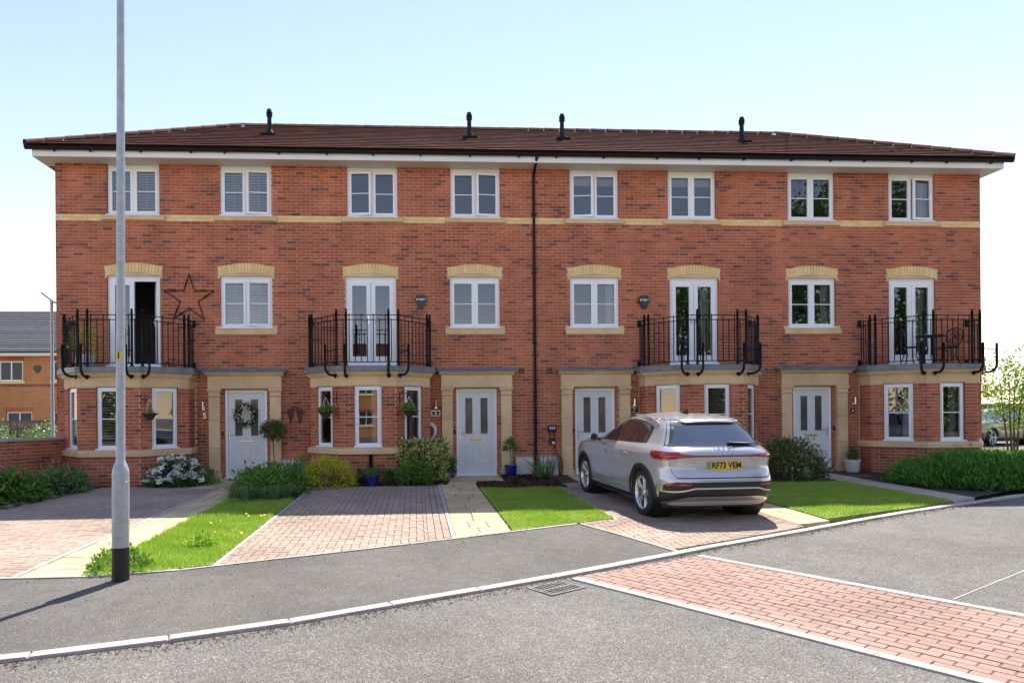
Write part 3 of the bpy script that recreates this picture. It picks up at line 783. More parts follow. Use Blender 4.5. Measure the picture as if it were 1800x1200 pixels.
def front_door(h, no, cx, ox, hinge):
    d = part('door', MB().bbox(-.44, .075, .03, .44, .125, 2.045, .003), 'door_grey', h, (cx - ox, 0, .0))
    mb = MB(); ring(mb, -.495, .495, 0.0, 2.10, .06, .03, .13, b=.03); mb.bbox(-.52, -.03, -.03, .52, .05, .018, .006)
    part('door_frame', mb, 'white_plastic', d)
    for s in (-1, 1):
        a = s * .185
        mb = MB(); ring(mb, a - .115, a + .115, .985, 1.905, .03, .062, .08, .006); part('glazing_bead', mb, 'door_grey', d)
        mb = MB(); mb.box(a - .087, .068, 1.012, a + .087, .0745, 1.878); part('pane', mb, 'door_glass', d)
        mb = MB(); ring(mb, a - .115, a + .115, .22, .80, .022, .066, .08, .008); mb.bbox(a - .075, .066, .262, a + .075, .08, .758, .012)
        part('panel', mb, 'door_grey', d)
    mb = MB(); mb.bbox(-.15, .062, .865, .15, .08, .925, .006); mb.bbox(-.125, .056, .878, .125, .066, .912, .004); part('letter_plate', mb, 'brass' if no in (6, 8) else 'chrome', d)
    s = -hinge; hx = s * .40
    mb = MB(); mb.bbox(hx - .016, .062, .88, hx + .016, .078, 1.12, .004); mb.tube([(hx, .062, 1.04), (hx, .03, 1.04), (hx - s * .12, .028, 1.04)], .009); part('handle', mb, 'chrome', d)
    mb = MB(); mb.lathe([(0, -.014), (.010, -.012), (.012, 0)], 10, (0, .074, 1.60), axis='y'); part('spyhole', mb, 'brass', d)
    # stone surround
    s_ = part('door_surround', MB().bbox(-.86, -.125, 2.132, .86, .0, 2.428, .008), 'stone', h, (cx - ox, 0, 0), label='buff stone door surround')
    for s in (-1, 1):
        x0, x1 = (-.845, -.585) if s < 0 else (.585, .845)
        for z0, z1, e in ((-.04, .135, .025), (.138, .742, 0), (.745, 1.367, 0), (1.370, 1.93, 0), (1.933, 2.13, 0)):
            mb = MB(); mb.bbox(x0 - e, -.105 - e, z0, x1 + e, 0, z1, .006)
            if z0 > 1.9:
                mb.bbox(x0 - .02, -.125, 1.955, x1 + .02, 0, 1.985, .006); mb.bbox(x0 - .035, -.14, 2.075, x1 + .035, 0, 2.13, .008); mb.bbox(x0 - .015, -.12, 2.04, x1 + .015, 0, 2.075, .006)
            part('stone_block', mb, 'stone', s_)
    for a, b in ((-.91, -.30), (-.296, .30), (.304, .91)):
        mb = MB(); P = [(-.125, 2.43), (-.15, 2.445), (-.175, 2.47), (-.19, 2.475), (-.19, 2.505), (0, 2.505), (0, 2.43)]
        vs = [(a, y, z) for y, z in P] + [(b, y, z) for y, z in P]; n = len(P)
        mb.add(vs, [tuple(reversed(range(n))), tuple(range(n, 2 * n))] + [(i, (i + 1) % n, n + (i + 1) % n, n + i) for i in range(n)]); part('cornice_stone', mb, 'stone', s_)
    mb = MB(); mb.prism([(-.965, -.235), (.965, -.235), (.985, -.002), (-.985, -.002)], lambda x, y: 2.508 + (y + .235) * .05, lambda x, y: 2.532 + (y + .235) * .25); mb.box(-.985, -.012, 2.575, .985, -.0015, 2.61)
    part('lead_canopy', mb, 'lead', s_)
mat('door_glass', (.085, .08, .075), .12, coat=.5, var=.35, vs_=2.5)
def bay(h, H, ox, wall_holes):
    cx = H['F']; pl = bay_plan(); bricks = []; mortar = MB(); no = H['no']
    for i in range(5):
        a, b = Vector(pl[i]), Vector(pl[i + 1]); L = (b - a).length; an = math.atan2(b.y - a.y, b.x - a.x)
        M_ = Matrix.Translation((cx + a.x, a.y, 0)) @ Matrix.Rotation(an, 4, 'Z')
        holes = []
        if i in (1, 2, 3): holes = [(L / 2 - .305, L / 2 + .305, .762, 2.14)]
        for x, z, l, row in course_bricks(0, L, holes, -.1, 2.14, False, phase=(.06 if i % 2 else .0)):
            p = M_ @ Vector((x, 0, 0)); bricks.append((p.x, p.y, z, an, l, 'brick'))
        mortar_wall(0, L, -.1, 2.2, holes, mortar, Matrix.Translation((-ox, 0, 0)) @ M_)
        if holes:
            mb = MB(); hw, H_ = .30, 1.365
            ring(mb, -hw, hw, 0, H_, .06, .04, .11); mb.bbox(-hw - .02, -.035, -.006, hw + .02, .045, .028, .006)
            p = M_ @ Vector((L / 2, 0, 0))
            w_ = part('bay_window', mb, 'white_plastic', h, (p.x - ox, p.y, .768), (0, 0, an))
            mb = MB(); ring(mb, -hw + .045, hw - .045, .045, H_ - .045, .05, .024, .07); part('sash', mb, 'white_plastic', w_)
            mb = MB(); mb.bbox(-hw + .095, .046, H_ * .485, hw - .095, .066, H_ * .485 + .022, .003); part('glazing_bar', mb, 'white_plastic', w_)
            pane(w_, -hw + .09, hw - .09, .09, H_ - .09, .062)
            if no == 5: louvres(w_, -hw + .07, hw - .07, .09, H_ - .08, .115, .062, 14, .046)
            if no == 7: louvres(w_, -hw + .07, hw - .07, .09, H_ - .08, .115, .052, 10, .034)
            if no in (6, 8): curtain(w_, .06, hw + .02, .02, H_, .2)
    for lo, zlo, zhi, name in ((.065, .622, .757, 'sill_stone'), (.004, 2.142, 2.362, 'lintel_stone'), (.05, 2.364, 2.40, 'cornice_stone'), (.085, 2.40, 2.45, 'cornice_stone')):
        o_ = bay_plan(lo); i_ = bay_plan(-.12)
        for i in range(5):
            a, b, c, d = o_[i], o_[i + 1], i_[i + 1], i_[i]
            q = [Vector(p) for p in (a, b, c, d)]; m_ = sum(q, Vector((0, 0))) / 4; q = [(p + (m_ - p).normalized() * .0015) for p in q]
            mb = MB(); P = [(p.x + cx - ox, p.y) for p in q]
            if name == 'sill_stone':
                n = 4; inn = bay_plan(.02); P2 = [(inn[i][0] + cx - ox, inn[i][1]), (inn[i + 1][0] + cx - ox, inn[i + 1][1])] + P[2:]
                mb.prism(P, zlo, zhi - .03); mb.add([(x, y, zhi - .03) for x, y in P] + [(x, y, zhi) for x, y in P2], [(0, 1, 5, 4), (1, 2, 6, 5), (2, 3, 7, 6), (3, 0, 4, 7), (4, 5, 6, 7)])
            else: mb.prism(P, zlo, zhi)
            part(name, mb, 'stone', h)
    o_ = bay_plan(.135); mb = MB(); P = [(x + cx - ox, y) for x, y in o_]
    mb.prism(P, 2.452, 2.548); P2 = [(x * .985 + cx - ox, y * .985) for x, y in o_]
    mb.prism(P2, 2.548, lambda x, y: 2.575 + .03 * (y + BP) / BP); mb.box(cx - ox - 1.56, -.012, 2.575, cx - ox + 1.56, -.001, 2.645)
    part('lead_deck', mb, 'lead', h)
    return bricks, mortar
def balustrade(h, cx, ox):
    r = [(-1.40, -.01), (-1.40, -.44), (-.665, -1.28), (.665, -1.28), (1.40, -.44), (1.40, -.01)]
    z1, z2, zb, zf = 3.70, 3.595, 2.66, 2.585
    mb = MB()
    for z, t in ((z1, .011), (z2, .011), (zb, .012)):
        for a, b in zip(r[:-1], r[1:]): mb.tube([(*a, z), (*b, z)], t, 6)
    for s in (-1, 1):
        for z in (z1 - .06, zb - .02): mb.box(s * 1.40 - .03, -.06, z - .05, s * 1.40 + .03, -.005, z + .11)
    root = part('balustrade', mb, 'rail_black', h, (cx - ox, 0, 0))
    pm = MB(); pm.tube([(0, 0, zf), (0, 0, 3.775)], .028, 8); pm.lathe([(0, 3.838), (.02, 3.83), (.03, 3.81), (.022, 3.79), (.014, 3.782), (.026, 3.775), (.021, 3.76)][::-1], 10); pm.lathe([(.045, zf - .01), (.045, zf + .012), (.02, zf + .02)], 8)
    pm = pm.mesh('post', 'rail_black', True)
    bt = {}
    for k, zt in ((0, z1), (1, z2)):
        m = MB(); m.tube([(0, 0, zb), (0, 0, zt + .014)], .0112, 6); m.lathe([(0, zt + .026), (.013, zt + .018), (.013, zt + .006), (.007, zt)][::-1], 6); bt[k] = m.mesh('baluster', 'rail_black')
    c1, c2 = Vector(r[1]), Vector(r[2]); dc = (c2 - c1).normalized()
    posts = [(-1.40, -.42), tuple(c1 + dc * .10), tuple(c2 - dc * .03), (-.47, -1.28)]
    for x, y in posts:
        for s in (1, -1): ob('post', pm, root, (x * s, y, 0))
    for a, b, n in zip(r[:-1], r[1:], (5, 9, 10, 9, 5)):
        for i in range(1, n):
            t = i / n; ob('baluster', bt[i % 2], root, (a[0] + (b[0] - a[0]) * t, a[1] + (b[1] - a[1]) * t, 0))
    # curved stays, bolted to the stone below
    sm = MB(); o = .30
    sm.tube([(0, -o, 3.02), (0, -o, 2.55)] + [(0, -o + .16 * (1 - math.cos(t)), 2.55 - .18 * math.sin(t)) for t in np.linspace(.15, math.pi / 2, 7)] + [(0, -.07, 2.365)], .027, 8)
    sm.lathe([(0, 3.045), (.02, 3.035), (.024, 3.02), (.019, 3.0)][::-1], 8, (0, -o, 0))
    sm.tube([(0, 0, 2.95), (0, -o * .5, 2.90), (0, -o, 2.89)], .012, 6); sm.tube([(0, 0, 2.635), (0, -o, 2.635)], .012, 6)
    sm.add([(-.06, -.055, 2.36), (0, -.055, 2.30), (.06, -.055, 2.36), (0, -.055, 2.42), (-.06, -.03, 2.36), (0, -.03, 2.30), (.06, -.03, 2.36), (0, -.03, 2.42)], [(0, 1, 2, 3), (0, 4, 5, 1), (1, 5, 6, 2), (2, 6, 7, 3), (3, 7, 4, 0)])
    sm = sm.mesh('stay', 'rail_black', True)
    for s in (1, -1):
        ob('stay', sm, root, (s * .47, -1.28, 0)); p = c2 - dc * .03
        ob('stay', sm, root, (p.x * s, p.y, 0), (0, 0, -s * R(48)))
def arch(h, cx, ox, zs):
    Rr = 2.2; n = 17; a1 = math.asin(.60 / Rr); zc = zs - Rr * math.cos(a1) + .0
    half = a1 / n * .89; mb = MB()
    mb.xz([(-math.sin(half) * Rr, Rr * math.cos(half)), (math.sin(half) * Rr, Rr * math.cos(half)), (math.sin(half) * (Rr + .218), (Rr + .218) * math.cos(half)), (-math.sin(half) * (Rr + .218), (Rr + .218) * math.cos(half))], -.004, .05)
    me = mb.mesh('arch_brick', 'yellow_brick')
    for k in range(n):
        t = -a1 * 1.03 + 2 * a1 * 1.03 * (k + .5) / n; ob('arch_brick', me, h, (cx - ox, 0, zc), (0, t, 0))
    return zc, Rr
def sill(h, cx, ox, z0, z1, hw):
    mb = MB(); mb.bbox(-hw, -.055, z0, hw, .04, z1 - .012, .006); mb.add([(-hw, -.049, z1 - .013), (hw, -.049, z1 - .013), (hw, .04, z1), (-hw, .04, z1)], [(0, 1, 2, 3)])
    part('sill', mb, 'stone', h, (cx - ox, 0, 0))
RK = .543; RY0, RZ0, RYR = -.60, 7.655, 3.30; RZR = RZ0 + RK * (RYR - RY0); RXL, RXR = -8.74, 14.66
RSL = math.atan(RK); CL = math.cos(RSL)
def roof(h, H, ox, first, last):
    x0 = RXL if first else H['x0']; x1 = RXR if last else H['x1']
    hipL = RYR - RY0 if first else 0; hipR = RYR - RY0 if last else 0
    yb = RYR * 2 - RY0
    mb = MB(); zr = RZR - .03; ze = RZ0 - .03
    L0, L1 = x0 + hipL, x1 - hipR
    mb.add([(x0, RY0, ze), (x1, RY0, ze), (L1, RYR, zr), (L0, RYR, zr), (x0, yb, ze), (x1, yb, ze)], [(0, 1, 2, 3), (4, 3, 2, 5)] + ([(0, 3, 4)] if first else []) + ([(1, 5, 2)] if last else []))
    mb.v = [(x - ox, y, z) for x, y, z in mb.v]
    rf = part('roof', mb, 'roof_tile', h)
    smax = (RYR - RY0) / CL; G, Wd = .30, .30; items = []
    hps = []
    if first: hps.append((-1, CL, -x0 - .0))
    if last: hps.append((1, CL, x1))
    ncol = int((RXR - RXL) / Wd) + 2
    for r_ in range(int(smax / G) + 1):
        for c in range(-1, ncol):
            a = RXL + c * Wd + (Wd / 2 if r_ % 2 else 0)
            if not (H['x0'] <= a + Wd / 2 < H['x1'] or (first and a + Wd / 2 < H['x0']) or (last and a + Wd / 2 >= H['x1'])): continue
            q0 = [(a + .002, r_ * G), (a + Wd - .002, r_ * G), (a + Wd - .002, min(r_ * G + .36, smax)), (a + .002, min(r_ * G + .36, smax))]
            q = clip(q0, hps + [(-1, 0, -RXL), (1, 0, RXR)])
            if len(q) > 2 and area(q) > .004: items.append((q, r_, is_full(q, q0)))
    def geo(q, r_):
        vs = []
        for top in (0, 1):
            for x, s in q:
                hh = -.004 + .030 * (1 - (s - r_ * G) / .36) + (.0 if top else -.020)
                vs.append((x, RY0 - .02 + s * CL - hh * math.sin(RSL), RZ0 - .01 + s * math.sin(RSL) + hh * CL))
        n = len(q)
        return vs, [tuple(range(n, 2 * n))] + [(i, (i + 1) % n, n + (i + 1) % n, n + i) for i in range(n)]
    near, far = split_near(items, 300, lambda t: cdist(t[0][0][0], RY0 + t[0][0][1], RZ0 + t[0][0][1] * RK))
    cache = {}
    for q, r_, full in near:
        cx = sum(p[0] for p in q) / len(q); s0 = r_ * G; jit = random.uniform(-.004, .004)
        if full and 'f' in cache: me = cache['f']
        else:
            vs, fs = geo(q, r_); mb = MB(); oy, oz = RY0 + s0 * CL, RZ0 + s0 * math.sin(RSL)
            mb.add([(x - cx, y - oy, z - oz) for x, y, z in vs], fs); me = mb.mesh('roof_tile', 'roof_tile')
            if full and abs(q[2][1] - q[0][1] - .36) < 1e-4: cache['f'] = me
        ob('roof_tile', me, rf, (cx - ox, RY0 + s0 * CL + jit, RZ0 + s0 * math.sin(RSL) + random.uniform(0, .003)))
    if far:
        mb = MB()
        for q, r_, full in far:
            vs, fs = geo(q, r_); mb.add([(x - ox, y, z) for x, y, z in vs], fs)
        part('roof_tiles', mb, 'roof_tile', rf, kind='stuff')
    # ridge and hip tiles
    def cap(L, n=9):
        m = MB(); P = []
        for i in (0, 1): P.append([(i * (L - .012), .115 * math.cos(t), .075 * math.sin(t) + (.008 if i == 0 else 0)) for t in np.linspace(-.25, math.pi + .25, n)])
        m.grid(P, flip=True); return m.mesh('ridge_tile', 'ridge_tile', True)
    cm = cap(.45); n = max(1, int(round((L1 - L0) / .45)))
    for i in range(n): ob('ridge_tile', cm, rf, (L0 + (L1 - L0) * i / n - ox, RYR, RZR - .01), (0, 0, 0))
    for cond, xa, xb in ((first, x0, L0), (last, x1, L1)):
        if not cond: continue
        a = Vector((xa, RY0, RZ0 + .01)); b = Vector((xb, RYR, RZR + .01)); d = (b - a); n = int(d.length / .43)
        rot = d.to_track_quat('X', 'Z').to_euler()
        for i in range(n): ob('ridge_tile', cm, rf, tuple(a + d * (i / n) - Vector((ox, 0, 0))), rot)
    # flue
    y = 1.5; z = RZ0 + RK * (y - RY0); f = MB()
    f.lathe([(.12, -.06), (.11, .03), (.075, .12), (.06, .125), (.055, .46), (.075, .465), (.08, .50), (.06, .53), (.082, .54), (.078, .58), (.05, .66), (.0, .67)], 14)
    f.box(-.19, -.22, -.07, .19, .2, -.045)
    part('flue', f, 'black_plastic', rf, (H['flue'] - ox, y, z), smooth=False)
    # fascia, soffit, gutter
    fx0 = -8.67 if first else H['x0']; fx1 = 14.53 if last else H['x1']
    mb = MB(); mb.bbox(fx0 - ox, -.45, 7.43, fx1 - ox, -.425, 7.605, .003)
    if first: mb.box(fx0 - ox - .001, -.4245, 7.43, fx0 - ox + .024, 7, 7.605)
    if last: mb.box(fx1 - ox - .024, -.4245, 7.43, fx1 - ox + .001, 7, 7.605)
    part('fascia', mb, 'fascia_white', h)
    mb = MB(); mb.box(fx0 - ox + .003, -.424, 7.434, fx1 - ox - .003, .2, 7.446); part('soffit', mb, 'soffit_cream', h)
    gx0, gx1 = (RXL - .05 if first else H['x0']), (RXR + .05 if last else H['x1'])
    P = []
    for x in (gx0, gx1): P.append([(x - ox, -.51 + .062 * math.cos(t), 7.655 + .098 * math.sin(t)) for t in np.linspace(math.pi, 2 * math.pi, 9)] + [(x - ox, -.44, 7.66), (x - ox, -.44, 7.64)])
    mb = MB(); mb.grid(P, flip=True); mb.box(gx0 - ox, -.578, 7.642, gx1 - ox, -.571, 7.662); gt = part('gutter', mb, 'black_plastic', h)
    mb = MB(); mb.box(gx0 - ox, -.44, 7.606, gx1 - ox, -.40, 7.66); part('eaves_board', mb, 'black_plastic', h)
    bk = MB(); bk.box(-.017, -.525, 7.535, .017, -.45, 7.60); bk = bk.mesh('gutter_bracket', 'black_plastic')
    n = int((gx1 - gx0) / .95)
    for i in range(n): ob('gutter_bracket', bk, gt, (gx0 + (i + .5) * (gx1 - gx0) / n - ox + random.uniform(-.15, .15), 0, 0))
def house(i):
    H = HOUSES[i]; ox = (H['x0'] + H['x1']) / 2; first, last = i == 0, i == 3; no = H['no']
    h = thing('townhouse', H['label'], 'house', (ox, 0, 0), group='terrace of townhouses')
    F, Dr, M = H['F'], H['D'], H['M']
    holes = [(t - .6025, t + .6025, 6.228, ZS + .05) for t in H['T']] + [(M - .6075, M + .6075, 3.563, 4.80), (F - .61, F + .61, 2.66, 4.80), (Dr - .497, Dr + .497, -.2, 2.103), (F - BA + .02, F + BA - .02, -.2, 2.50)]
    clipout = list(holes)
    for t in H['T']: clipout.append((t - .735, t + .735, 6.10, 6.24))
    clipout.append((M - .723, M + .723, 3.41, 3.56))
    clipout.append((F - BA - .02, F + BA + .02, -.2, 2.56))
    clipout += [(Dr - .84, Dr - .59, -.2, 2.13), (Dr + .59, Dr + .84, -.2, 2.13), (Dr - .86, Dr + .86, 2.13, 2.5)]
    for c in (M, F):                                   # arch outline, course by course
        for k in range(3):
            z0 = CZ + .075 * (64 + k); z = z0 + .035
            hw = .60 + (z - 4.80) * .3 if z > 4.76 else .6
            clipout.append((c - hw, c + hw, z0 - .01 + .012, z0 + .06))
        z = CZ + .075 * 67; clipout.append((c - .52, c + .52, z + .012, z + .05)); clipout.append((c - .662, c + .662, 4.80, 4.995))
    bricks = []
    for x, z, L, row in course_bricks(H['x0'], H['x1'], clipout, -.06, ZS + .02, lo=HOUSES[0]['x0'], hi=HOUSES[3]['x1']):
        bricks.append((x, 0, z, 0, L, 'yellow_brick' if row in (82, 83) else 'brick'))
    bb, bm_ = bay(h, H, ox, holes)
    mb = MB(); sh = [(a - ox, b - ox, c, d) for a, b, c, d in holes]
    mortar_wall(H['x0'] - ox, H['x1'] - ox, -.15, ZS + .05, sh, mb)
    n0 = len(mb.v); mb.v += bm_.v; mb.f += [tuple(k + n0 for k in f) for f in bm_.f]; mb.m += bm_.m
    wall = part('wall', mb, ['mortar', 'brick'], h)
    add_bricks(wall, bricks + bb, ox)
    # body of the house behind the face: party walls, back wall, floors
    a, b = H['x0'] - ox, H['x1'] - ox; mb = MB()
    mb.box(a + .001, .14, -.15, a + .1, 6.6, 7.43, 0 if not first else 1); mb.box(b - .1, .14, -.15, b - .001, 6.6, 7.43, 0 if not last else 1)
    mb.box(a + .1, 6.5, -.15, b - .1, 6.6, 7.43, 0); mb.box(a + .1, 3.2, -.0, b - .1, 3.3, 7.43, 0)
    mb.box(a + .1, .14, -.15, b - .1, 6.5, -.02, 2); mb.box(a + .1, .14, 2.5, b - .1, 6.5, 2.64, 0); mb.box(a + .1, .14, 5.1, b - .1, 6.5, 5.3, 0); mb.box(a + .1, .14, 7.44, b - .1, 6.5, 7.5, 0)
    if first: mb.box(a, .001, -.15, a + .02, .14, 7.43, 1)
    if last: mb.box(b - .02, .001, -.15, b, .14, 7.43, 1)
    part('interior', mb, ['plaster', 'brick', 'room_floor'], h)
    # openings
    tb = {5: ('shutter', 'shutter'), 6: (None, None), 7: ('roller', 'roller'), 8: (None, 'curtain')}[no]
    aj = {5: (None, 1), 6: (-1, 1), 7: (-1, None), 8: (None, 1)}[no]
    for t, bl, a_ in zip(H['T'], tb, aj):
        casement(h, t, ox, 1.205, 6.232, ZT, blind=bl, head=.052, ajar=a_); sill(h, t, ox, 6.113, 6.228, .733)
    casement(h, M, ox, 1.215, 3.566, 4.752, blind={5: 'shutter', 7: 'curtain', 8: 'curtain'}.get(no), head='arch', ajar=1 if no == 5 else None); sill(h, M, ox, 3.413, 3.56, .722)
    french(h, F, ox, 1.22, 2.67, 4.752, open_right=(no == 5), cur=(no in (7, 8)))
    arch(h, M, ox, 4.81); arch(h, F, ox, 4.81)
    front_door(h, no, Dr, ox, 1 if no < 8 else -1)
    balustrade(h, F, ox)
    roof(h, H, ox, first, last)
    # wall lamp, number and doorbell
    lx = {5: -5.018, 6: .495, 7: 5.36, 8: 10.942}[no]
    mb = MB(); mb.lathe([(0, 1.66), (.028, 1.66), (.028, 1.83), (0, 1.83)], 12, (lx - ox, -.075, 0)); mb.box(lx - ox - .02, -.05, 1.66, lx - ox + .02, .0, 1.70); mb.box(lx - ox - .03, -.012, 1.63, lx - ox + .03, -.001, 1.73); part('wall_lamp', mb, 'chrome', h, smooth=False)
    s = -1 if no < 7 else 1
    mb = MB(); mb.bbox(-.018, -.022, 1.02, .018, 0, 1.12, .004); part('doorbell', mb, 'black_plastic', h, (Dr - ox - .54 if no != 8 else Dr - ox + .54, 0, 0))
    return h, ox
HO = [house(i) for i in range(4)]
(h5_, o5), (h6_, o6), (h7_, o7), (h8_, o8) = HO
# numbers and plaques
mb = text_mesh('5', .19, 'house_number', 'brass', .004); ob('house_number', mb, h5_, (-4.995 - o5, -.012, 1.49), STAND)
def plaque(h, ox, x, z, w_, hh, txt, size, round_=False, sub=None):
    mb = MB()
    if round_: mb.lathe([(0, -.014), (w_, -.014), (w_, 0)], 20, axis='y')
    else: mb.bbox(-w_, -.014, -hh, w_, 0, hh, .003)
    p = part('plaque', mb, 'alarm_black', h, (x - ox, -.001, z)); ob('lettering', text_mesh(txt, size, 'lettering', 'ink_white', .003), p, (0, -.0165, 0 if not sub else .012), STAND)
    if not round_:
        mb = MB(); ring(mb, -w_ - .012, w_ + .012, -hh - .012, hh + .012, .014, -.012, 0, .003); part('plaque_frame', mb, 'chrome', p)
    return p
plaque(h6_, o6, .487, 1.515, .092, .055, '6', .12); plaque(h7_, o7, 5.36, 1.56, .09, .05, '7', .10); plaque(h8_, o8, 10.915, 1.495, .062, .06, '8', .09, True)
def alarm(h, ox, x, z):
    mb = MB(); P = [(-.04, -.165), (.04, -.165), (.15, .03), (.11, .13), (.07, .155), (-.07, .155), (-.11, .13), (-.15, .03)]
    mb.xz(P, -.055, .0, 0); mb.xz([(a * .8, b * .8) for a, b in P], -.07, -.05, 0)
    a = part('alarm_box', mb, 'alarm_black', h, (x - ox, -.001, z)); mb = MB(); mb.xz([(-.03, -.182), (.03, -.182), (.075, -.10), (-.075, -.10)], -.05, -.004); part('strobe', mb, 'alarm_red', a)
    ob('lettering', text_mesh('secure', .085, 'lettering', 'ink_white', .003), a, (0, -.0725, .045), STAND)
alarm(h6_, o6, .15, 4.21); alarm(h7_, o7, 5.615, 4.205)
for h, ox, x in ((h6_, o6, .495), (h6_, o6, 2.586), (h7_, o7, 3.271)):
    mb = MB(); ring(mb, -.065, .065, -.065, .065, .012, -.008, 0, .002)
    for k in range(4): mb.box(-.055, -.006, -.05 + k * .026, .055, -.001, -.036 + k * .026)
    part('air_vent', mb, 'rust_metal', h, (x - ox, -.001, 2.535))
# downpipes
mb = MB(); mb.tube([(2.905, -.5, 7.62), (2.905, -.5, 7.52), (2.905, -.07, 7.28), (2.905, -.05, 7.2), (2.905, -.05, .05)], .034, 12)
for z in (1.9, 3.2, 4.9, 6.3): mb.lathe([(.034, -.03), (.042, -.03), (.042, .03), (.034, .03)], 12, (2.905, -.05, z)); mb.box(2.85, -.05, z - .012, 2.96, -.001, z + .012)
for k in range(len(mb.v)): mb.v[k] = (mb.v[k][0] - o6, mb.v[k][1], mb.v[k][2])
part('downpipe', mb, 'black_plastic', h6_, smooth=False)
for h, ox, x, s in ((h5_, o5, -8.39, -1), (h8_, o8, 14.30, 1)):
    mb = MB(); mb.tube([(x - ox + s * .24, 1.0, 7.42), (x - ox + s * .22, 1.0, 7.36), (x - ox + s * .06, 1.0, 7.22), (x - ox + s * .05, 1.0, .05)], .034, 10); part('downpipe', mb, 'black_plastic', h, smooth=True)
mb = MB(); mb.tube([(F_ := -1.0 - o6, -1.30, .60), (F_, -1.30, .02)], .04, 10); part('soil_pipe', mb, 'black_plastic', h6_, smooth=True)
# semi-concealed meter boxes at the foot of the wall
def meter(h, ox, x, w_=.42):
    mb = MB(); P = [(-.02, .50), (-.12, .48), (-.22, .38), (-.26, .0), (0, .0), (0, .50)]; n = len(P)
    vs = [(-w_ / 2, y, z) for y, z in P] + [(w_ / 2, y, z) for y, z in P]
    mb.add(vs, [tuple(range(n)), tuple(reversed(range(n, 2 * n)))] + [(i, n + i, n + (i + 1) % n, (i + 1) % n) for i in range(n)]); part('meter_box', mb, 'meter_box', h, (x - ox, 0, -.05))
meter(h6_, o6, 2.62); meter(h7_, o7, 3.20); meter(h5_, o5, -2.95)
# ================================================================== CARS
def pchip(xs, ys, q):
    xs, ys, q = map(lambda a: np.asarray(a, float), (xs, ys, q)); h = np.diff(xs); d = np.diff(ys) / h
    m = np.zeros(len(xs)); m[0], m[-1] = d[0], d[-1]
    for i in range(1, len(xs) - 1):
        if d[i - 1] * d[i] > 0: w1, w2 = 2 * h[i] + h[i - 1], h[i] + 2 * h[i - 1]; m[i] = (w1 + w2) / (w1 / d[i - 1] + w2 / d[i])
    i = np.clip(np.searchsorted(xs, q) - 1, 0, len(h) - 1); t = (q - xs[i]) / h[i]
    return (2 * t**3 - 3 * t**2 + 1) * ys[i] + (t**3 - 2 * t**2 + t) * h[i] * m[i] + (-2 * t**3 + 3 * t**2) * ys[i + 1] + (t**3 - t**2) * h[i] * m[i + 1]
# side profile by height: z, rear y, front y, half width, superellipse exponents (side/rear)
CT = np.array([
    (.20, -1.98, 2.10, .840, 6), (.28, -2.12, 2.22, .885, 6), (.36, -2.20, 2.29, .912, 6), (.46, -2.235, 2.325, .925, 6), (.58, -2.25, 2.335, .930, 6),
    (.69, -2.220, 2.325, .926, 6), (.81, -2.18, 2.29, .928, 6), (.90, -2.195, 2.22, .925, 6), (.97, -2.212, 2.10, .915, 6), (1.015, -2.195, 1.88, .900, 5.5),
    (1.05, -2.16, 1.55, .880, 5), (1.08, -2.105, 1.22, .850, 5), (1.11, -2.06, 1.02, .822, 5), (1.17, -2.00, .88, .785, 5), (1.25, -1.925, .70, .740, 5),
    (1.33, -1.845, .50, .700, 5), (1.40, -1.77, .33, .660, 4.6), (1.445, -1.73, .22, .630, 4.2), (1.48, -1.66, .12, .595, 3.8), (1.512, -1.45, .02, .545, 3.4),
    (1.538, -1.15, -.06, .48, 3.2), (1.558, -.88, -.16, .39, 3.0), (1.570, -.66, -.28, .26, 2.6), (1.575, -.52, -.38, .10, 2.2)])
def ctab(z):
    z = np.clip(z, CT[0, 0], CT[-1, 0])
    return [pchip(CT[:, 0], CT[:, k], z) for k in (1, 2, 3, 4)]
AX = 1.382; WR = .358
def flare(y, z):            # haunches over the wheels and a waist between them
    f = 0
    for c in (-AX, AX): f = f + .016 * np.exp(-((y - c) / .42) ** 2 - ((z - .74) / .20) ** 2)
    f = f - .020 * np.exp(-(y / .75) ** 2 - ((z - .62) / .16) ** 2) + .008 * np.exp(-((z - .955) / .03) ** 2)
    return f
def y_rear(x, z):
    r, f, w_, n = ctab(z); c, L = (r + f) / 2, (f - r) / 2
    return c - L * np.maximum(1e-6, 1 - np.minimum(1, np.abs(x / w_)) ** n) ** (1 / n)
def y_front(x, z):
    r, f, w_, n = ctab(z); c, L = (r + f) / 2, (f - r) / 2
    return c + L * np.maximum(1e-6, 1 - np.minimum(1, np.abs(x / w_)) ** n) ** (1 / n)
def x_side(y, z):
    r, f, w_, n = ctab(z); c, L = (r + f) / 2, (f - r) / 2
    return (w_ + flare(y, z)) * np.maximum(1e-6, 1 - np.minimum(1, np.abs((y - c) / L)) ** n) ** (1 / n)
def rear_strip(mb, xs, za, zb, off, nz=4, m=0, lip=.0):
    P = []
    for x in xs:
        a, b = za(x), zb(x); zz = np.linspace(a, b, nz + 1); P.append([(x, float(y_rear(x, z)) - off, z) for z in zz])
    mb.grid(P, m, flip=True)
def front_strip(mb, xs, za, zb, off, nz=4, m=0):
    P = []
    for x in xs:
        zz = np.linspace(za(x), zb(x), nz + 1); P.append([(x, float(y_front(x, z)) + off, z) for z in zz])
    mb.grid(P, m)
def side_strip(mb, s, ys, za, zb, off, nz=4, m=0):
    P = []
    for y in ys:
        zz = np.linspace(za(y), zb(y), nz + 1); P.append([(s * (float(x_side(y, z)) + off), y, z) for z in zz])
    mb.grid(P, m, flip=(s < 0))
def lin(pts):
    xs, ys = zip(*pts); return lambda v: float(np.interp(v, xs, ys))
def smo(pts):
    xs, ys = zip(*pts); return lambda v: float(pchip(xs, ys, np.array([min(max(v, xs[0]), xs[-1])]))[0])
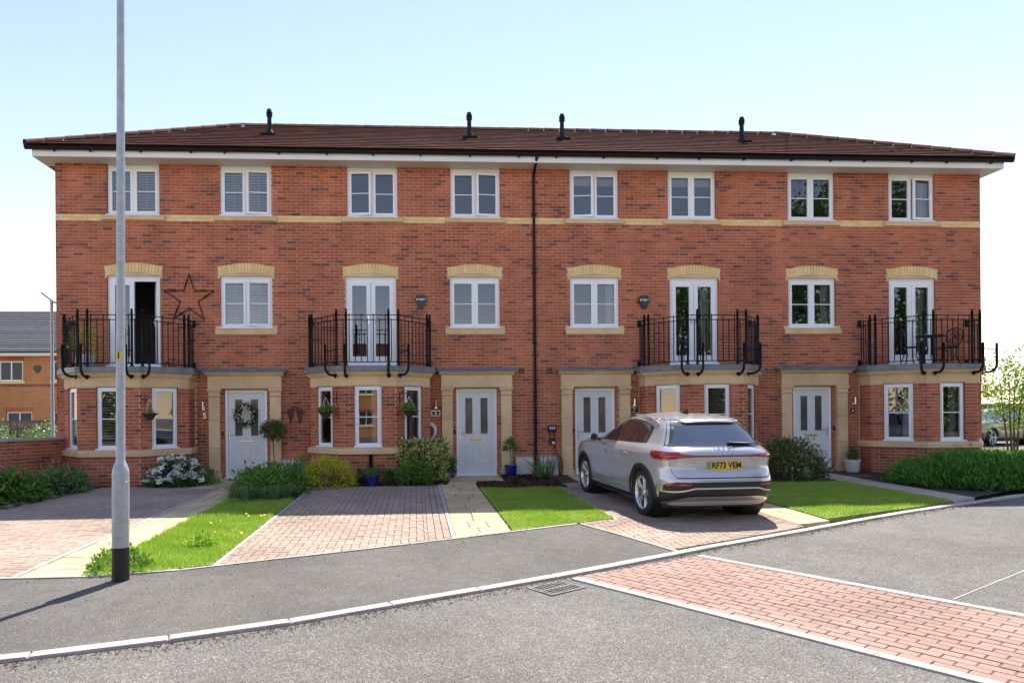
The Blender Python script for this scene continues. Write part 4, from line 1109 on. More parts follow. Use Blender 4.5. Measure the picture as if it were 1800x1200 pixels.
def make_car(paint, label, cat, loc, rotz, plate=None, group=None):
    t = thing('car', label, cat, loc, rotz, group)
    zs = np.r_[np.linspace(.20, 1.04, 43), np.linspace(1.055, 1.486, 33)]
    nt_ = 176; th = np.linspace(0, 2 * np.pi, nt_, endpoint=False)
    V = []; keep = []
    for z in zs:
        r, f, w_, n = ctab(z); c, L = (r + f) / 2, (f - r) / 2
        y = c + L * np.sign(np.cos(th)) * np.abs(np.cos(th)) ** (2 / n); x = np.sign(np.sin(th)) * np.abs(np.sin(th)) ** (2 / n)
        # even out the spacing
        x = x * (w_ + flare(y, z) * (np.abs(np.sin(th)) > .3))
        V.append(np.c_[x, y, np.full(nt_, z)])
    V = np.array(V); mb = MB(); mb.v = [tuple(p) for p in V.reshape(-1, 3)]
    for i in range(len(zs) - 1):
        for j in range(nt_):
            j2 = (j + 1) % nt_; cx, cy, cz = (V[i, j] + V[i + 1, j2]) / 2
            if abs(cx) > .6 and min(math.hypot(cy - AX, cz - WR), math.hypot(cy + AX, cz - WR)) < .405: continue
            mb.f.append((i * nt_ + j, (i + 1) * nt_ + j, (i + 1) * nt_ + j2, i * nt_ + j2)); mb.m.append(0)
    mb.f.append(tuple((len(zs) - 1) * nt_ + j for j in reversed(range(nt_)))); mb.m.append(0)
    mb.f.append(tuple(range(nt_))); mb.m.append(0)
    body = part('body', mb, paint, t, smooth=True)
    m2 = MB(); zr = smo([(-1.66, 1.484), (-1.45, 1.514), (-1.15, 1.540), (-.85, 1.560), (-.5, 1.572), (-.2, 1.562), (-.05, 1.538), (.04, 1.510), (.115, 1.484)]); P = []
    ys = np.r_[np.linspace(-1.652, -1.55, 7), np.linspace(-1.5, -.1, 26), np.linspace(-.06, .108, 9)]
    for y in ys:
        W_ = float(x_side(y, 1.484)) + .001
        P.append([(u * W_, y, 1.4835 + (zr(y) - 1.4835) * (1 - abs(u) ** 2.4)) for u in np.linspace(-1, 1, 33)])
    m2.grid(P); part('roof_panel', m2, paint, body, smooth=True)
    # wheel housings
    mb = MB()
    for c in (-AX, AX):
        for s in (-1, 1): mb.lathe([(.0, s * .55), (.415, s * .55), (.415, s * .86)], 28, (0, c, WR), axis='x')
    mb.box(-.78, -1.9, .19, .78, 2.0, .24)
    part('underbody', mb, 'car_black', t)
    # cladding round the arches
    for c in (-AX, AX):
        for s in (-1, 1):
            m2 = MB(); A = np.linspace(R(-22), R(202), 40); P = []
            for a in A:
                row = []
                for rr, inn in ((.375, .10), (.375, -.012), (.385, -.016), (.445, -.014), (.452, .004)):
                    y, z = c + rr * math.cos(a), WR + rr * math.sin(a)
                    row.append((s * (float(x_side(y, max(z, .2))) - inn), y, z))
                P.append(row)
            m2.grid(P, 0, flip=(s > 0)); part('arch_cladding', m2, 'car_black', body, smooth=True)
    # doors: shut lines, sills, handles
    for s in (-1, 1):
        m2 = MB(); ys = np.linspace(-.93, .93, 30)
        side_strip(m2, s, ys, lambda y: .215, lambda y: .30, .010, 3); part('sill_cladding', m2, 'car_black', body, smooth=True)
        m2 = MB()
        side_strip(m2, s, ys, lambda y: .303, lambda y: .345, .016, 3); part('sill_blade', m2, paint, body, smooth=True)
        m2 = MB()
        for pts in ([(.93, 1.07), (.93, .75), (.86, .40)], [(-.13, 1.08), (-.10, .75), (-.12, .40)], [(-1.02, 1.08), (-1.0, .93), (-.90, .68), (-.86, .40)]):
            f = smo([(z, y) for y, z in reversed(pts)])
            P = [[(s * (float(x_side(f(z) + d, z)) + .0018), f(z) + d, z) for d in (-.004, .004)] for z in np.linspace(pts[-1][1], pts[0][1], 24)]
            m2.grid(P, 0, flip=(s > 0))
        part('shut_line', m2, 'gap_black', body)
        for y0 in (.02, -.86):
            m2 = MB(); z0 = .90 if y0 > 0 else .92
            P = []
            for u in np.linspace(0, 1, 9):
                yy = y0 + .19 * u; bul = .034 * math.sin(math.pi * u) ** .5 if 0 < u < 1 else 0
                P.append([(s * (float(x_side(yy, z0)) + bul * math.cos(a) * .9), yy, z0 + .018 * math.sin(a)) for a in np.linspace(-1.5, 1.5, 7)])
            m2.grid(P, 0, flip=(s > 0)); part('door_handle', m2, 'car_trim', body, smooth=True)
        # side glass
        top = smo([(-1.50, 1.29), (-1.2, 1.385), (-.8, 1.440), (-.2, 1.468), (.10, 1.45), (.40, 1.35), (.62, 1.23), (.80, 1.115)]); low = smo([(-1.5, 1.13), (-.8, 1.108), (.8, 1.095)])
        m2 = MB(); side_strip(m2, s, np.linspace(-1.36, .80, 50), lambda y: low(y) - .012, lambda y: max(low(y) + .004, top(y) + .010), .003, 8); part('window_trim', m2, 'gap_black', body, smooth=True)
        for a, b in ((-.035, .73), (-.80, -.115), (-1.28, -.845)):
            m2 = MB(); side_strip(m2, s, np.linspace(a, b, 24), low, lambda y: max(low(y) + .005, top(y) - .012), .0065, 8); part('side_window', m2, 'car_glass', body, smooth=True)
        # roof rail
        m2 = MB(); pts = []
        for y in np.linspace(.15, -1.45, 22):
            zz = smo([(-1.45, 1.405), (-1.0, 1.48), (-.4, 1.512), (0, 1.502), (.15, 1.475)])(y); pts.append((s * (float(x_side(y, zz)) + .012), y, zz + (.02 if -1.4 < y < .1 else .0)))
        m2.tube(pts, [.006] + [.013] * 20 + [.006], 8); part('roof_rail', m2, paint, body, smooth=True)
        # mirror
        m2 = MB(); cx, cy, cz = s * .985, .66, 1.115
        P = []
        for u in np.linspace(-1, 1, 9):
            k = math.sqrt(max(0, 1 - abs(u) ** 3)); P.append([(cx + .10 * u * 1.0, cy + .06 * k * math.cos(a), cz + .075 * k * math.sin(a)) for a in np.linspace(0, 2 * np.pi, 13)])
        m2.grid(P, 0); mr = part('mirror', m2, paint, body, smooth=True)
        m2 = MB(); m2.tube([(s * .80, .70, 1.07), (s * .92, .67, 1.08)], .022, 8); m2.lathe([(0, -.062), (.055, -.061), (.065, -.05)], 12, (cx, cy, cz), axis='y'); part('mirror_stalk', m2, 'car_black', body)
    # tailgate glass with black surround, spoiler, wiper
    zl, zt = lambda x: 1.055 - .02 * (x / .75) ** 2, lambda x: 1.462 - .03 * (x / .6) ** 2
    def trap(x): return x
    m2 = MB(); P = []
    for u in np.linspace(-1, 1, 33):
        row = []
        for v in np.linspace(0, 1, 11):
            z = 1.085 + v * .355; r, f, w_, n = ctab(z); x = u * w_ * .90; row.append((x, float(y_rear(x, z)) - .003, z))
        P.append(row)
    m2.grid(P, 0, flip=True); part('rear_screen_surround', m2, 'gap_black', body, smooth=True)
    m2 = MB(); P = []
    for u in np.linspace(-1, 1, 33):
        row = []
        for v in np.linspace(0, 1, 9):
            z = 1.105 + v * .285; r, f, w_, n = ctab(z); x = u * w_ * (.82 - .03 * v); row.append((x, float(y_rear(x, z)) - .0065, z))
        P.append(row)
    m2.grid(P, 0, flip=True); part('rear_window', m2, 'car_glass', body, smooth=True)
    m2 = MB(); P = []                                           # spoiler lip over the glass
    for u in np.linspace(-1, 1, 33):
        w_ = float(ctab(1.445)[2]); x = u * w_ * .95; d = .085 * (1 - abs(u) ** 4); y0 = float(y_rear(x, 1.465))
        P.append([(x, float(y_rear(x, 1.497)) + .03, 1.500), (x, y0 - .01, 1.480), (x, y0 - d, 1.450 - .012 * abs(u)), (x, y0 - d, 1.434 - .012 * abs(u)), (x, float(y_rear(x, 1.415)) + .01, 1.415)])
    m2.grid(P, 0, flip=True); part('spoiler', m2, paint, body, smooth=False); autosmooth(body.children[-1], 40)
    m2 = MB(); zz = 1.125; m2.tube([(.12, float(y_rear(.12, zz)) - .03, zz + .01), (-.06 + .2, float(y_rear(.14, zz)) - .03, zz + .012), (.62, float(y_rear(.5, 1.12)) - .025, zz - .002)], [.022, .020, .007], 8); part('wiper', m2, 'car_black', body, smooth=True)
    m2 = MB(); m2.add([(-.02, -1.05, 1.548), (.02, -1.05, 1.548), (.02, -.86, 1.558), (-.02, -.86, 1.558), (0, -1.07, 1.622), (0, -1.01, 1.617)], [(0, 1, 4), (1, 2, 5, 4), (2, 3, 5), (3, 0, 4, 5)]); part('aerial_fin', m2, 'car_black', body)
    # tail lamps and the bar between them
    lo = smo([(0, .948), (.35, .946), (.62, .928), (.80, .898), (.90, .888)]); hi = smo([(0, .970), (.35, .973), (.62, .992), (.80, 1.018), (.90, 1.022)])
    xs = np.r_[np.linspace(-.86, .86, 61)]
    m2 = MB(); rear_strip(m2, xs, lambda x: lo(abs(x)), lambda x: hi(abs(x)), .008, 5); part('light_bar', m2, 'lamp_red', body, smooth=True)
    for s in (-1, 1):
        m2 = MB(); side_strip(m2, s, np.linspace(-2.14, -1.66, 18), smo([(-2.14, .898), (-1.8, .90), (-1.66, .98)]), smo([(-2.14, 1.018), (-1.8, 1.022), (-1.66, 1.018)]), .006, 5); part('tail_lamp', m2, 'lamp_red', body, smooth=True)
        m2 = MB(); X = np.linspace(.42, .80, 12) * s; rear_strip(m2, sorted(X), lambda x: .885, lambda x: lo(abs(x)) + .004, .0095, 3); part('reversing_lamp', m2, 'lamp_clear', body, smooth=True)
        m2 = MB(); X = np.linspace(.52, .82, 12) * s; rear_strip(m2, sorted(X), lambda x: .540, lambda x: .572, .014, 3); part('reflector', m2, 'lamp_red', body, smooth=True)
    # tailgate shut line, plate recess
    m2 = MB()
    for s in (-1, 1):
        P = [[(s * float(np.interp(z, (.655, .73, .885), (.70, .745, .765)) + d), float(y_rear(float(np.interp(z, (.655, .73, .885), (.70, .745, .765))), z)) - .0022, z) for d in (-.005, .005)] for z in np.linspace(.655, .885, 12)]
        m2.grid(P, 0, flip=(s < 0) is False)
    rear_strip(m2, np.linspace(-.70, .70, 41), lambda x: .643, lambda x: .657, .0022, 1); part('shut_line', m2, 'gap_black', body)
    m2 = MB(); rear_strip(m2, np.linspace(-.44, .44, 25), lambda x: .735 + .09 * max(0, abs(x) - .33) / .11, lambda x: .91, .004, 3); part('plate_recess', m2, 'car_trim' if False else paint, body, smooth=True)
    # bumper: black valance, bright trims, skid plate
    m2 = MB(); rear_strip(m2, np.linspace(-.875, .875, 49), lambda x: .215, lambda x: .592 - .06 * max(0, abs(x) - .72) / .15, .010, 8); part('rear_valance', m2, 'car_black', body, smooth=True)
    tr = smo([(0, .492), (.45, .492), (.62, .456), (.80, .436), (.86, .438)])
    m2 = MB(); rear_strip(m2, np.linspace(-.87, .87, 49), lambda x: tr(abs(x)), lambda x: tr(abs(x)) + .024, .022, 2); part('bumper_trim', m2, 'car_trim', body, smooth=True)
    for s in (-1, 1):
        m2 = MB(); X = np.linspace(.835, .872, 5) * s; rear_strip(m2, sorted(X), lambda x: tr(abs(x)), lambda x: .55, .020, 4); part('bumper_trim', m2, 'car_trim', body, smooth=True)
    m2 = MB(); sk = smo([(0, .385), (.50, .385), (.66, .350), (.76, .300), (.82, .268)])
    rear_strip(m2, np.linspace(-.80, .80, 41), lambda x: .235, lambda x: sk(abs(x)), .024, 5); part('skid_plate', m2, 'car_trim', body, smooth=True)
    m2 = MB(); rear_strip(m2, np.linspace(-.74, .74, 41), lambda x: .236, lambda x: .238 + (sk(abs(x)) - .238) * .55, .0285, 3); part('skid_insert', m2, 'alloy' if False else 'meter_box', body, smooth=True)
    # number plate and badge
    if plate:
        y0 = float(y_rear(.0, .82)) - .022; tilt = 0.0
        m2 = MB(); m2.bbox(-.26, -.006, -.056, .26, .004, .056, .002); pl = part('number_plate', m2, 'number_plate', body, (0, y0, .825), (-tilt, 0, 0))
        m2 = MB(); m2.box(-.258, -.0075, -.054, -.212, -.005, .054); ob('green_flash', m2.mesh('green_flash', 'plate_green'), body, (0, y0, .825), (-tilt, 0, 0))
        ob('lettering', text_mesh(plate, .118, 'lettering', 'ink_black', .004), body, (.024, y0 - .0072, .823), (R(90) - tilt, 0, 0), scale=(.90, 1, 1))
    m2 = MB()
    for k in range(4): 
        cx = -.111 + .074 * k + .06 * 0
        P = []
        for a in np.linspace(0, 2 * np.pi, 25):
            P.append([(cx + (.050 + .0065 * math.cos(b)) * math.cos(a), float(y_rear(0, 1.045)) - .014 + .006 * math.sin(b) - (.050 * math.sin(a)) * -.55, 1.038 + (.050 + .0065 * math.cos(b)) * math.sin(a)) for b in np.linspace(0, 2 * np.pi, 7)])
        m2.grid(P)
    part('ring_badge', m2, 'chrome', body, smooth=True)
    # nose: windscreen, grille, headlamps
    m2 = MB(); P = []
    for u in np.linspace(-1, 1, 25):
        row = []
        for v in np.linspace(0, 1, 9):
            z = 1.115 + v * .33; r, f, w_, n = ctab(z); x = u * w_ * .90; row.append((x, float(y_front(x, z)) + .005, z))
        P.append(row)
    m2.grid(P, 0); part('windscreen', m2, 'car_glass', body, smooth=True)
    m2 = MB(); front_strip(m2, np.linspace(-.52, .52, 21), lambda x: .40 + .1 * (abs(x) / .52) ** 2, lambda x: .80, .006, 5); part('grille', m2, 'car_black', body, smooth=True)
    for s in (-1, 1):
        m2 = MB(); front_strip(m2, sorted(np.linspace(.50, .86, 14) * s), lambda x: .72, lambda x: .80 + .04 * abs(x), .006, 3); part('headlamp', m2, 'lamp_clear', body, smooth=True)
        m2 = MB(); front_strip(m2, sorted(np.linspace(.60, .86, 12) * s), lambda x: .36, lambda x: .56, .006, 3); part('air_intake', m2, 'car_black', body, smooth=True)
    # wheels
    tm = MB(); tm.lathe([(.255, -.10), (.262, -.112), (.33, -.118), (.348, -.108), (WR, -.085), (WR, .085), (.348, .108), (.33, .118), (.262, .112), (.255, .10)], 44, axis='x')
    for k in range(44):                                        # tread blocks along both shoulders
        a = 2 * math.pi * k / 44
    tm = tm.mesh('tyre', 'rubber', True)
    rm = MB(); rm.lathe([(.245, .02), (.268, .104), (.262, .112), (.250, .106), (.238, .06), (.236, -.09)], 44, axis='x')
    for k in range(5):
        a0 = 2 * math.pi * k / 5 + .3
        for da in (-.17, .17):
            a = a0 + da; c_, s_ = math.cos(a), math.sin(a); pts = []
            pr = [(.035, .070, .030), (.12, .083, .026), (.20, .092, .032), (.246, .094, .040)]
            L_, R_ = [], []
            for r_, xx, hw in pr:
                aa = a0 + da * (r_ / .246) ** .6; ca, sa = math.cos(aa), math.sin(aa)
                L_.append((xx, r_ * ca - hw * -sa * -1 * .55, r_ * sa + hw * ca * -.55)); R_.append((xx, r_ * ca - hw * sa * .55 * -1 * -1, r_ * sa + hw * ca * .55))
            P = [[(x - .035, y, z) for x, y, z in L_], L_, R_, [(x - .035, y, z) for x, y, z in R_]]
            rm.grid(P); 
    rm.lathe([(0, .092), (.045, .090), (.058, .075), (.060, .02)][::-1], 20, axis='x')
    rm = rm.mesh('rim', 'alloy', True)
    bm = MB(); bm.lathe([(0, .03), (.235, .03), (.24, -.09)], 36, axis='x'); bm.lathe([(.05, .045), (.155, .045), (.16, .03)], 30, axis='x'); bm = bm.mesh('brake_disc', 'dark_alloy')
    for c in (-AX, AX):
        for s in (-1, 1):
            wh = ob('wheel', tm, t, (s * .795, c, WR), (R(13) * s, 0, 0 if s > 0 else math.pi)); ob('rim', rm, wh); ob('brake_disc', bm, wh)
    return t
car = make_car('car_silver', 'silver electric SUV parked on the driveway, seen from behind', 'car', (4.27, -4.68, gz(-4.68) + .002), R(0.5), 'RF73 VEM')
car.rotation_euler = (math.atan(GS), 0, R(3.8))
# ================================================================== PLANTS
def quads_obj(name, V, m, parent=None, kind=None, loc=(0, 0, 0), **kw):
    n = len(V) // 4
    me = bpy.data.meshes.new(name); me.vertices.add(len(V)); me.vertices.foreach_set('co', np.ascontiguousarray(V, np.float32).ravel())
    me.loops.add(len(V)); me.loops.foreach_set('vertex_index', np.arange(len(V), dtype=np.int32))
    me.polygons.add(n); me.polygons.foreach_set('loop_start', np.arange(0, 4 * n, 4, dtype=np.int32)); me.polygons.foreach_set('loop_total', np.full(n, 4, np.int32))
    me.materials.append(MATS[m]); me.update(calc_edges=True)
    return ob(name, me, parent, loc, kind=kind, **kw)
def leaf_quads(P, D, l, wd, curl=.25):
    n = len(P); D = D / np.linalg.norm(D, axis=1)[:, None]
    r = rng.normal(size=(n, 3)); S = np.cross(D, r); S /= np.linalg.norm(S, axis=1)[:, None]; U = np.cross(S, D)
    L = l * rng.uniform(.7, 1.3, n)[:, None]; W = wd * rng.uniform(.7, 1.3, n)[:, None]
    mid = P + D * L * .5 + U * L * curl * .3
    return np.stack([P, mid - S * W * .5, P + D * L - U * L * curl * .15, mid + S * W * .5], 1).reshape(-1, 3)
def clumped(n, rx, ry, h, K, spread, box=False, z0=.0, flat=.15):
    """points and directions of leaves gathered in clumps over a mound"""
    u = rng.normal(size=(K, 3)); u /= np.linalg.norm(u, axis=1)[:, None]; u[:, 2] = np.abs(u[:, 2]) * 1.0
    if box:
        u = rng.uniform(-1, 1, (K, 3)); u[:, 2] = rng.uniform(0, 1, K); ax = rng.integers(0, 5, K)
        for i, a in enumerate(ax):
            if a < 2: u[i, 0] = (-1, 1)[a]
            elif a < 4: u[i, 1] = (-1, 1)[a - 2]
            else: u[i, 2] = 1
    c = u * np.array([rx, ry, h]) * rng.uniform(.80, 1.0, (K, 1)); c[:, 2] = np.maximum(c[:, 2], .04 * h)
    k = rng.integers(0, K, n); P = c[k] + rng.normal(size=(n, 3)) * spread; P[:, 2] = np.abs(P[:, 2]) + z0
    D = P / np.array([rx, ry, h]) * .8 + rng.normal(size=(n, 3)) * .7; D[:, 2] += flat
    return P, D
def bush(name, label, cat, loc, rx, ry, h, n, l, wd, m, K=60, spread=.07, box=False, stems=5, group=None, curl=.25, flat=.15, stem_m='bark'):
    t = thing(name, label, cat, (loc[0], loc[1], gz(loc[1]) + (loc[2] if len(loc) > 2 else 0)), group=group)
    P, D = clumped(n, rx, ry, h, K, spread, box, flat=flat)
    quads_obj('foliage', leaf_quads(P, D, l, wd, curl), m, t)
    mb = MB()
    for i in range(stems):
        a = rng.uniform(0, 6.28); e = rng.uniform(.3, .8)
        mb.tube([(rx * .1 * math.cos(a), ry * .1 * math.sin(a), -.02), (rx * .35 * e * math.cos(a), ry * .35 * e * math.sin(a), h * .45), (rx * .8 * e * math.cos(a + .4), ry * .8 * e * math.sin(a + .4), h * .85)], [.014, .010, .004], 5)
    part('stems', mb, stem_m, t)
    return t
def blade_clump(name, parent, c, n, r, h, wd, m, lean=.5, label=None):
    a = rng.uniform(0, 6.28, n); b = rng.uniform(0, r * .4, n); x = c[0] + b * np.cos(a); y = c[1] + b * np.sin(a)
    H_ = h * rng.uniform(.6, 1.15, n); L = r * rng.uniform(.3, 1.2, n); Q = []
    th = a + rng.normal(size=n) * .5
    for s0, s1, w0, w1 in ((0, .4, 1, .9), (.4, .75, .9, .65), (.75, 1, .65, .1)):
        def at(s): return np.c_[x + np.cos(th) * L * s ** 1.7, y + np.sin(th) * L * s ** 1.7, c[2] + H_ * (s - lean * .6 * s ** 3)]
        S = np.c_[-np.sin(th), np.cos(th), np.zeros(n)] * wd / 2
        A, B = at(s0), at(s1); Q.append(np.stack([A - S * w0, A + S * w0, B + S * w1, B - S * w1], 1).reshape(-1, 3))
    return quads_obj(name, np.concatenate(Q), m, parent)
def flowers(parent, pts, r, m, name='flower', petals=6, layers=1, up=.6):
    """each bloom an object of its own, sharing a few shapes"""
    shapes = []
    for v in range(3):
        mb = MB()
        for ly in range(layers):
            for k in range(petals):
                a = 2 * math.pi * (k + ly * .5) / petals + random.uniform(-.2, .2); e = up + ly * .5; rr = r * (1 - .25 * ly)
                d = Vector((math.cos(a), math.sin(a), 0)); s = Vector((-math.sin(a), math.cos(a), 0)); z = Vector((0, 0, 1))
                p1 = d * rr * .55 * math.cos(e * .7) + z * rr * .55 * math.sin(e * .7); p2 = d * rr * math.cos(e) + z * rr * math.sin(e)
                mb.add([(0, 0, 0), tuple(p1 - s * rr * .38), tuple(p2), tuple(p1 + s * rr * .38)], [(0, 1, 2, 3)])
        shapes.append(mb.mesh(name, m))
    for p in pts: ob(name, random.choice(shapes), parent, p, (random.uniform(-.6, .9), random.uniform(-.5, .5), random.uniform(0, 6)))
# bed by the garden wall
pb = [((-7.85, -4.45), .60, .60, .44, 'leafy peony with a pink bloom nearest the left edge'), ((-7.55, -3.35), .55, .55, .46, 'leafy peony with two pink blooms below the garden wall'), ((-7.15, -2.30), .42, .42, .42, 'leafy peony beside the corner of the left bay')]
for k, (p, rx, ry, h, lab) in enumerate(pb):
    t = bush('peony', lab, 'plant', p, rx, ry, h, 2600, .11, .042, 'leaf_green' if k != 2 else 'leaf_bluish', K=70, spread=.07, flat=.1, group='peonies by the garden wall', stem_m='leaf_dark')
    for q in ([(.30, -.2, .44)], [(-.05, -.2, .62), (.28, -.2, .50), (-.3, -.3, .56), (.0, -.4, .42)], [(.25, -.28, .36)])[k]:
        flowers(t, [q], .085, 'flower_pink', petals=7, layers=2, up=.5)
bush('shrub', 'dark low shrub at the left edge below the garden wall', 'shrub', (-8.35, -3.2), .45, .6, .36, 1500, .09, .04, 'leaf_dark')
t = bush('flowering_shrub', 'white flowering shrub in front of the left bay', 'shrub', (-5.22, -1.35), .58, .42, .58, 2600, .075, .03, 'leaf_dark', K=60, spread=.06)
P, D = clumped(300, .64, .48, .66, 300, .015); P = P[(P[:, 2] > .12)]
flowers(t, [tuple(p) for p in P], .085, 'flower_white', petals=7, layers=2, up=.25)
bush('shrub', 'low green shrub between white flowers and path', 'shrub', (-4.72, -1.25), .32, .28, .30, 1200, .06, .03, 'leaf_green')
t = thing('foliage_clump', 'mass of green perennials at the top of the lawn strip', 'plant', (-2.85, -2.9, gz(-2.9)))
P, D = clumped(5200, .60, 1.0, .44, 110, .085, flat=.1); quads_obj('foliage', leaf_quads(P, D, .10, .042), 'leaf_green', t)
for c in ((-.35, -.85, 0), (.15, -1.0, 0), (-.1, -.95, 0), (.4, -.8, 0), (-.5, -.5, 0), (.3, -1.05, 0), (-.2, -1.1, 0)): blade_clump('strap_leaves', t, c, 90, .34, .44, .018, 'leaf_bluish', .8)
blade_clump('iris_leaves', t, (.35, .55, 0), 26, .3, .72, .03, 'leaf_bluish', .3)
t = bush('golden_shrub', 'golden yellow shrub between the lawn strip and the blue pot', 'shrub', (-1.86, -1.98), .60, .45, .64, 7000, .04, .02, 'leaf_gold', K=130, spread=.045)
bush('box_hedge', 'small clipped green hedge behind the blue pot', 'hedge', (-.95, -1.50), .48, .16, .30, 2600, .035, .02, 'leaf_dark', K=120, spread=.03, box=True)
bush('variegated_shrub', 'block clipped variegated shrub right of the second bay', 'shrub', (.14, -1.08), .52, .38, .90, 11000, .060, .036, 'leaf_varieg', K=420, spread=.035, box=True)
bush('shrub', 'bright green leafy shrub in front of the variegated shrub', 'shrub', (-.02, -1.72), .34, .24, .42, 2200, .09, .03, 'leaf_green', K=50, spread=.06)
bush('holly_shrub', 'dark mottled shrub between the silver car and the right end door', 'shrub', (8.28, -1.75), .78, .55, .88, 5200, .085, .034, 'leaf_holly', K=150, spread=.08, stems=12)
t = thing('hedge', 'long low feathery green hedge under the right bay', 'hedge', (11.9, -2.95, gz(-2.95)))
P, D = clumped(26000, 1.95, 1.30, .54, 520, .08, flat=.5); D = D * .6 + np.array([-.25, -.2, .55]); D += rng.normal(size=D.shape) * .35
quads_obj('foliage', leaf_quads(P, D, .115, .026), 'leaf_conifer', t)
mb = MB()
for i in range(14): a = i * .45; x, y = 1.3 * math.cos(a * 2.1), .7 * math.sin(a * 3.3); mb.tube([(x, y, 0), (x * 1.1, y * 1.1, .45)], [.02, .008], 5)
part('stems', mb, 'bark', t)
for i, (x, y, s, lab) in enumerate(((-3.15, -9.02, .22, 'clover clump at the foot of the lamp post'), (-2.62, -7.9, .12, 'coarse weed clump in the lawn strip'), (-3.3, -8.6, .14, 'low weed clump at the path edge beside the lamp post'))):
    t = thing('weed_clump', lab, 'weed', (x, y, gz(y) + .01)); P, D = clumped(420, s * 1.4, s, s * .75, 24, .03, flat=.5); quads_obj('foliage', leaf_quads(P, D, .05, .03), 'leaf_green' if i == 0 else 'grass', t)
t = thing('dandelion_patch', 'yellow dandelions in the lawn strip', 'flowers', (-2.6, -6.6, gz(-6.6) + .03))
flowers(t, [(random.uniform(-.4, .35), random.uniform(-1.2, 1.0), .045) for _ in range(16)], .022, 'flower_yellow', petals=8, up=.3)
# weeds along the kerb joint
P = []
for u in np.linspace(0, 1, 260):
    x = 3.0 + 5.5 * u + rng.normal() * .05
    if rng.uniform() < .55: P.append((x, kerb_y(x) - .01 + abs(rng.normal()) * .012))
P = np.array(P); V = blades(len(P) * 4, np.repeat(P, 4, 0) + rng.normal(size=(len(P) * 4, 2)) * .02, .015, .05, .006); V[:, 2] -= .045
tris_obj('kerb_weeds', V, 'grass', None, 'stuff', label='thin line of weeds along the kerb')
# ---- pots
def pot(name, label, x, y, r0, r1, h, m, group=None):
    t = thing(name, label, 'pot', (x, y, gz(y) + .012), group=group)
    mb = MB(); mb.lathe([(r0 * .95, 0), (r0, .01), (r1 * .97, h * .86), (r1 * 1.05, h * .88), (r1 * 1.05, h), (r1 * .93, h), (r1 * .9, h * .85), (0, h * .84)], 24); part('pot', mb, m, t, smooth=False); autosmooth(t.children[0])
    return t
def pot_plant(t, z, n, rx, h, l, wd, m, K=30):
    P, D = clumped(n, rx, rx, h, K, .03); P[:, 2] += z; quads_obj('foliage', leaf_quads(P, D, l, wd), m, t)
t = pot('blue_pot', 'glazed blue pot in the mulch below the second bay', -.95, -1.83, .11, .16, .23, 'glazed_blue'); pot_plant(t, .2, 260, .14, .12, .05, .02, 'leaf_green')
t = pot('blue_pot', 'glazed blue pot with a small tree right of the second door', 2.24, -.42, .13, .155, .27, 'glazed_blue')
mb = MB(); mb.tube([(0, 0, .2), (.01, 0, .45), (-.01, .0, .75)], [.014, .012, .008], 6); part('stem', mb, 'rust_metal', t); pot_plant(t, .62, 500, .13, .26, .055, .028, 'leaf_green')
t = pot('grey_pot', 'grey pot with a leafy plant left of the second door', .70, -.85, .085, .115, .20, 'grey_pot'); pot_plant(t, .16, 420, .17, .28, .06, .03, 'leaf_dark')
t = pot('purple_pot', 'dark blue pot behind the grey pot', .80, -.45, .10, .12, .36, 'glazed_blue'); pot_plant(t, .3, 260, .12, .2, .05, .025, 'leaf_bluish')
t = pot('white_pot', 'white pot of grass beside the right end door', 10.62, -.42, .145, .175, .30, 'white_pot'); blade_clump('grass_tuft', t, (0, 0, .25), 420, .2, .34, .006, 'leaf_green', .4); blade_clump('seed_heads', t, (.03, .02, .3), 60, .12, .48, .008, 'rust_metal', .2)
t = thing('planter', 'dark grey square planter beside the left end door', 'planter', (-4.83, -.62, gz(-.62) + .01)); mb = MB(); mb.box(-.17, -.15, 0, .17, .15, .26); mb.box(-.185, -.165, .22, .185, .165, .265); part('box', mb, 'dark_planter', t); pot_plant(t, .2, 160, .12, .1, .05, .02, 'leaf_dark')
t = thing('standard_tree', 'small lollipop bay tree beside the left end door', 'tree', (-3.28, -.55, gz(-.55)))
mb = MB(); mb.tube([(0, 0, 0), (.015, 0, .5), (-.01, 0, 1.05)], [.014, .012, .010], 6); part('trunk', mb, 'bark', t); P, D = clumped(1500, .25, .25, .2, 50, .05); P2, D2 = clumped(500, .2, .2, .12, 30, .04); P2[:, 2] *= -1; D2[:, 2] *= -1
P = np.concatenate([P, P2]); D = np.concatenate([D, D2]); P[:, 2] += 1.12; quads_obj('crown', leaf_quads(P, D, .06, .024), 'leaf_holly', t)
t = thing('spiky_plant', 'spiky green yucca in the mulch by the downpipe', 'plant', (2.94, -.92, gz(-.92))); blade_clump('leaves', t, (0, 0, .05), 90, .62, .62, .022, 'leaf_bluish', .25); blade_clump('lower_leaves', t, (0, 0, .0), 50, .45, .25, .022, 'leaf_green', .6)
bush('shrub', 'small ferny shrub behind the golden shrub', 'shrub', (-2.45, -1.5), .24, .24, .55, 260, .16, .07, 'leaf_green', K=16)
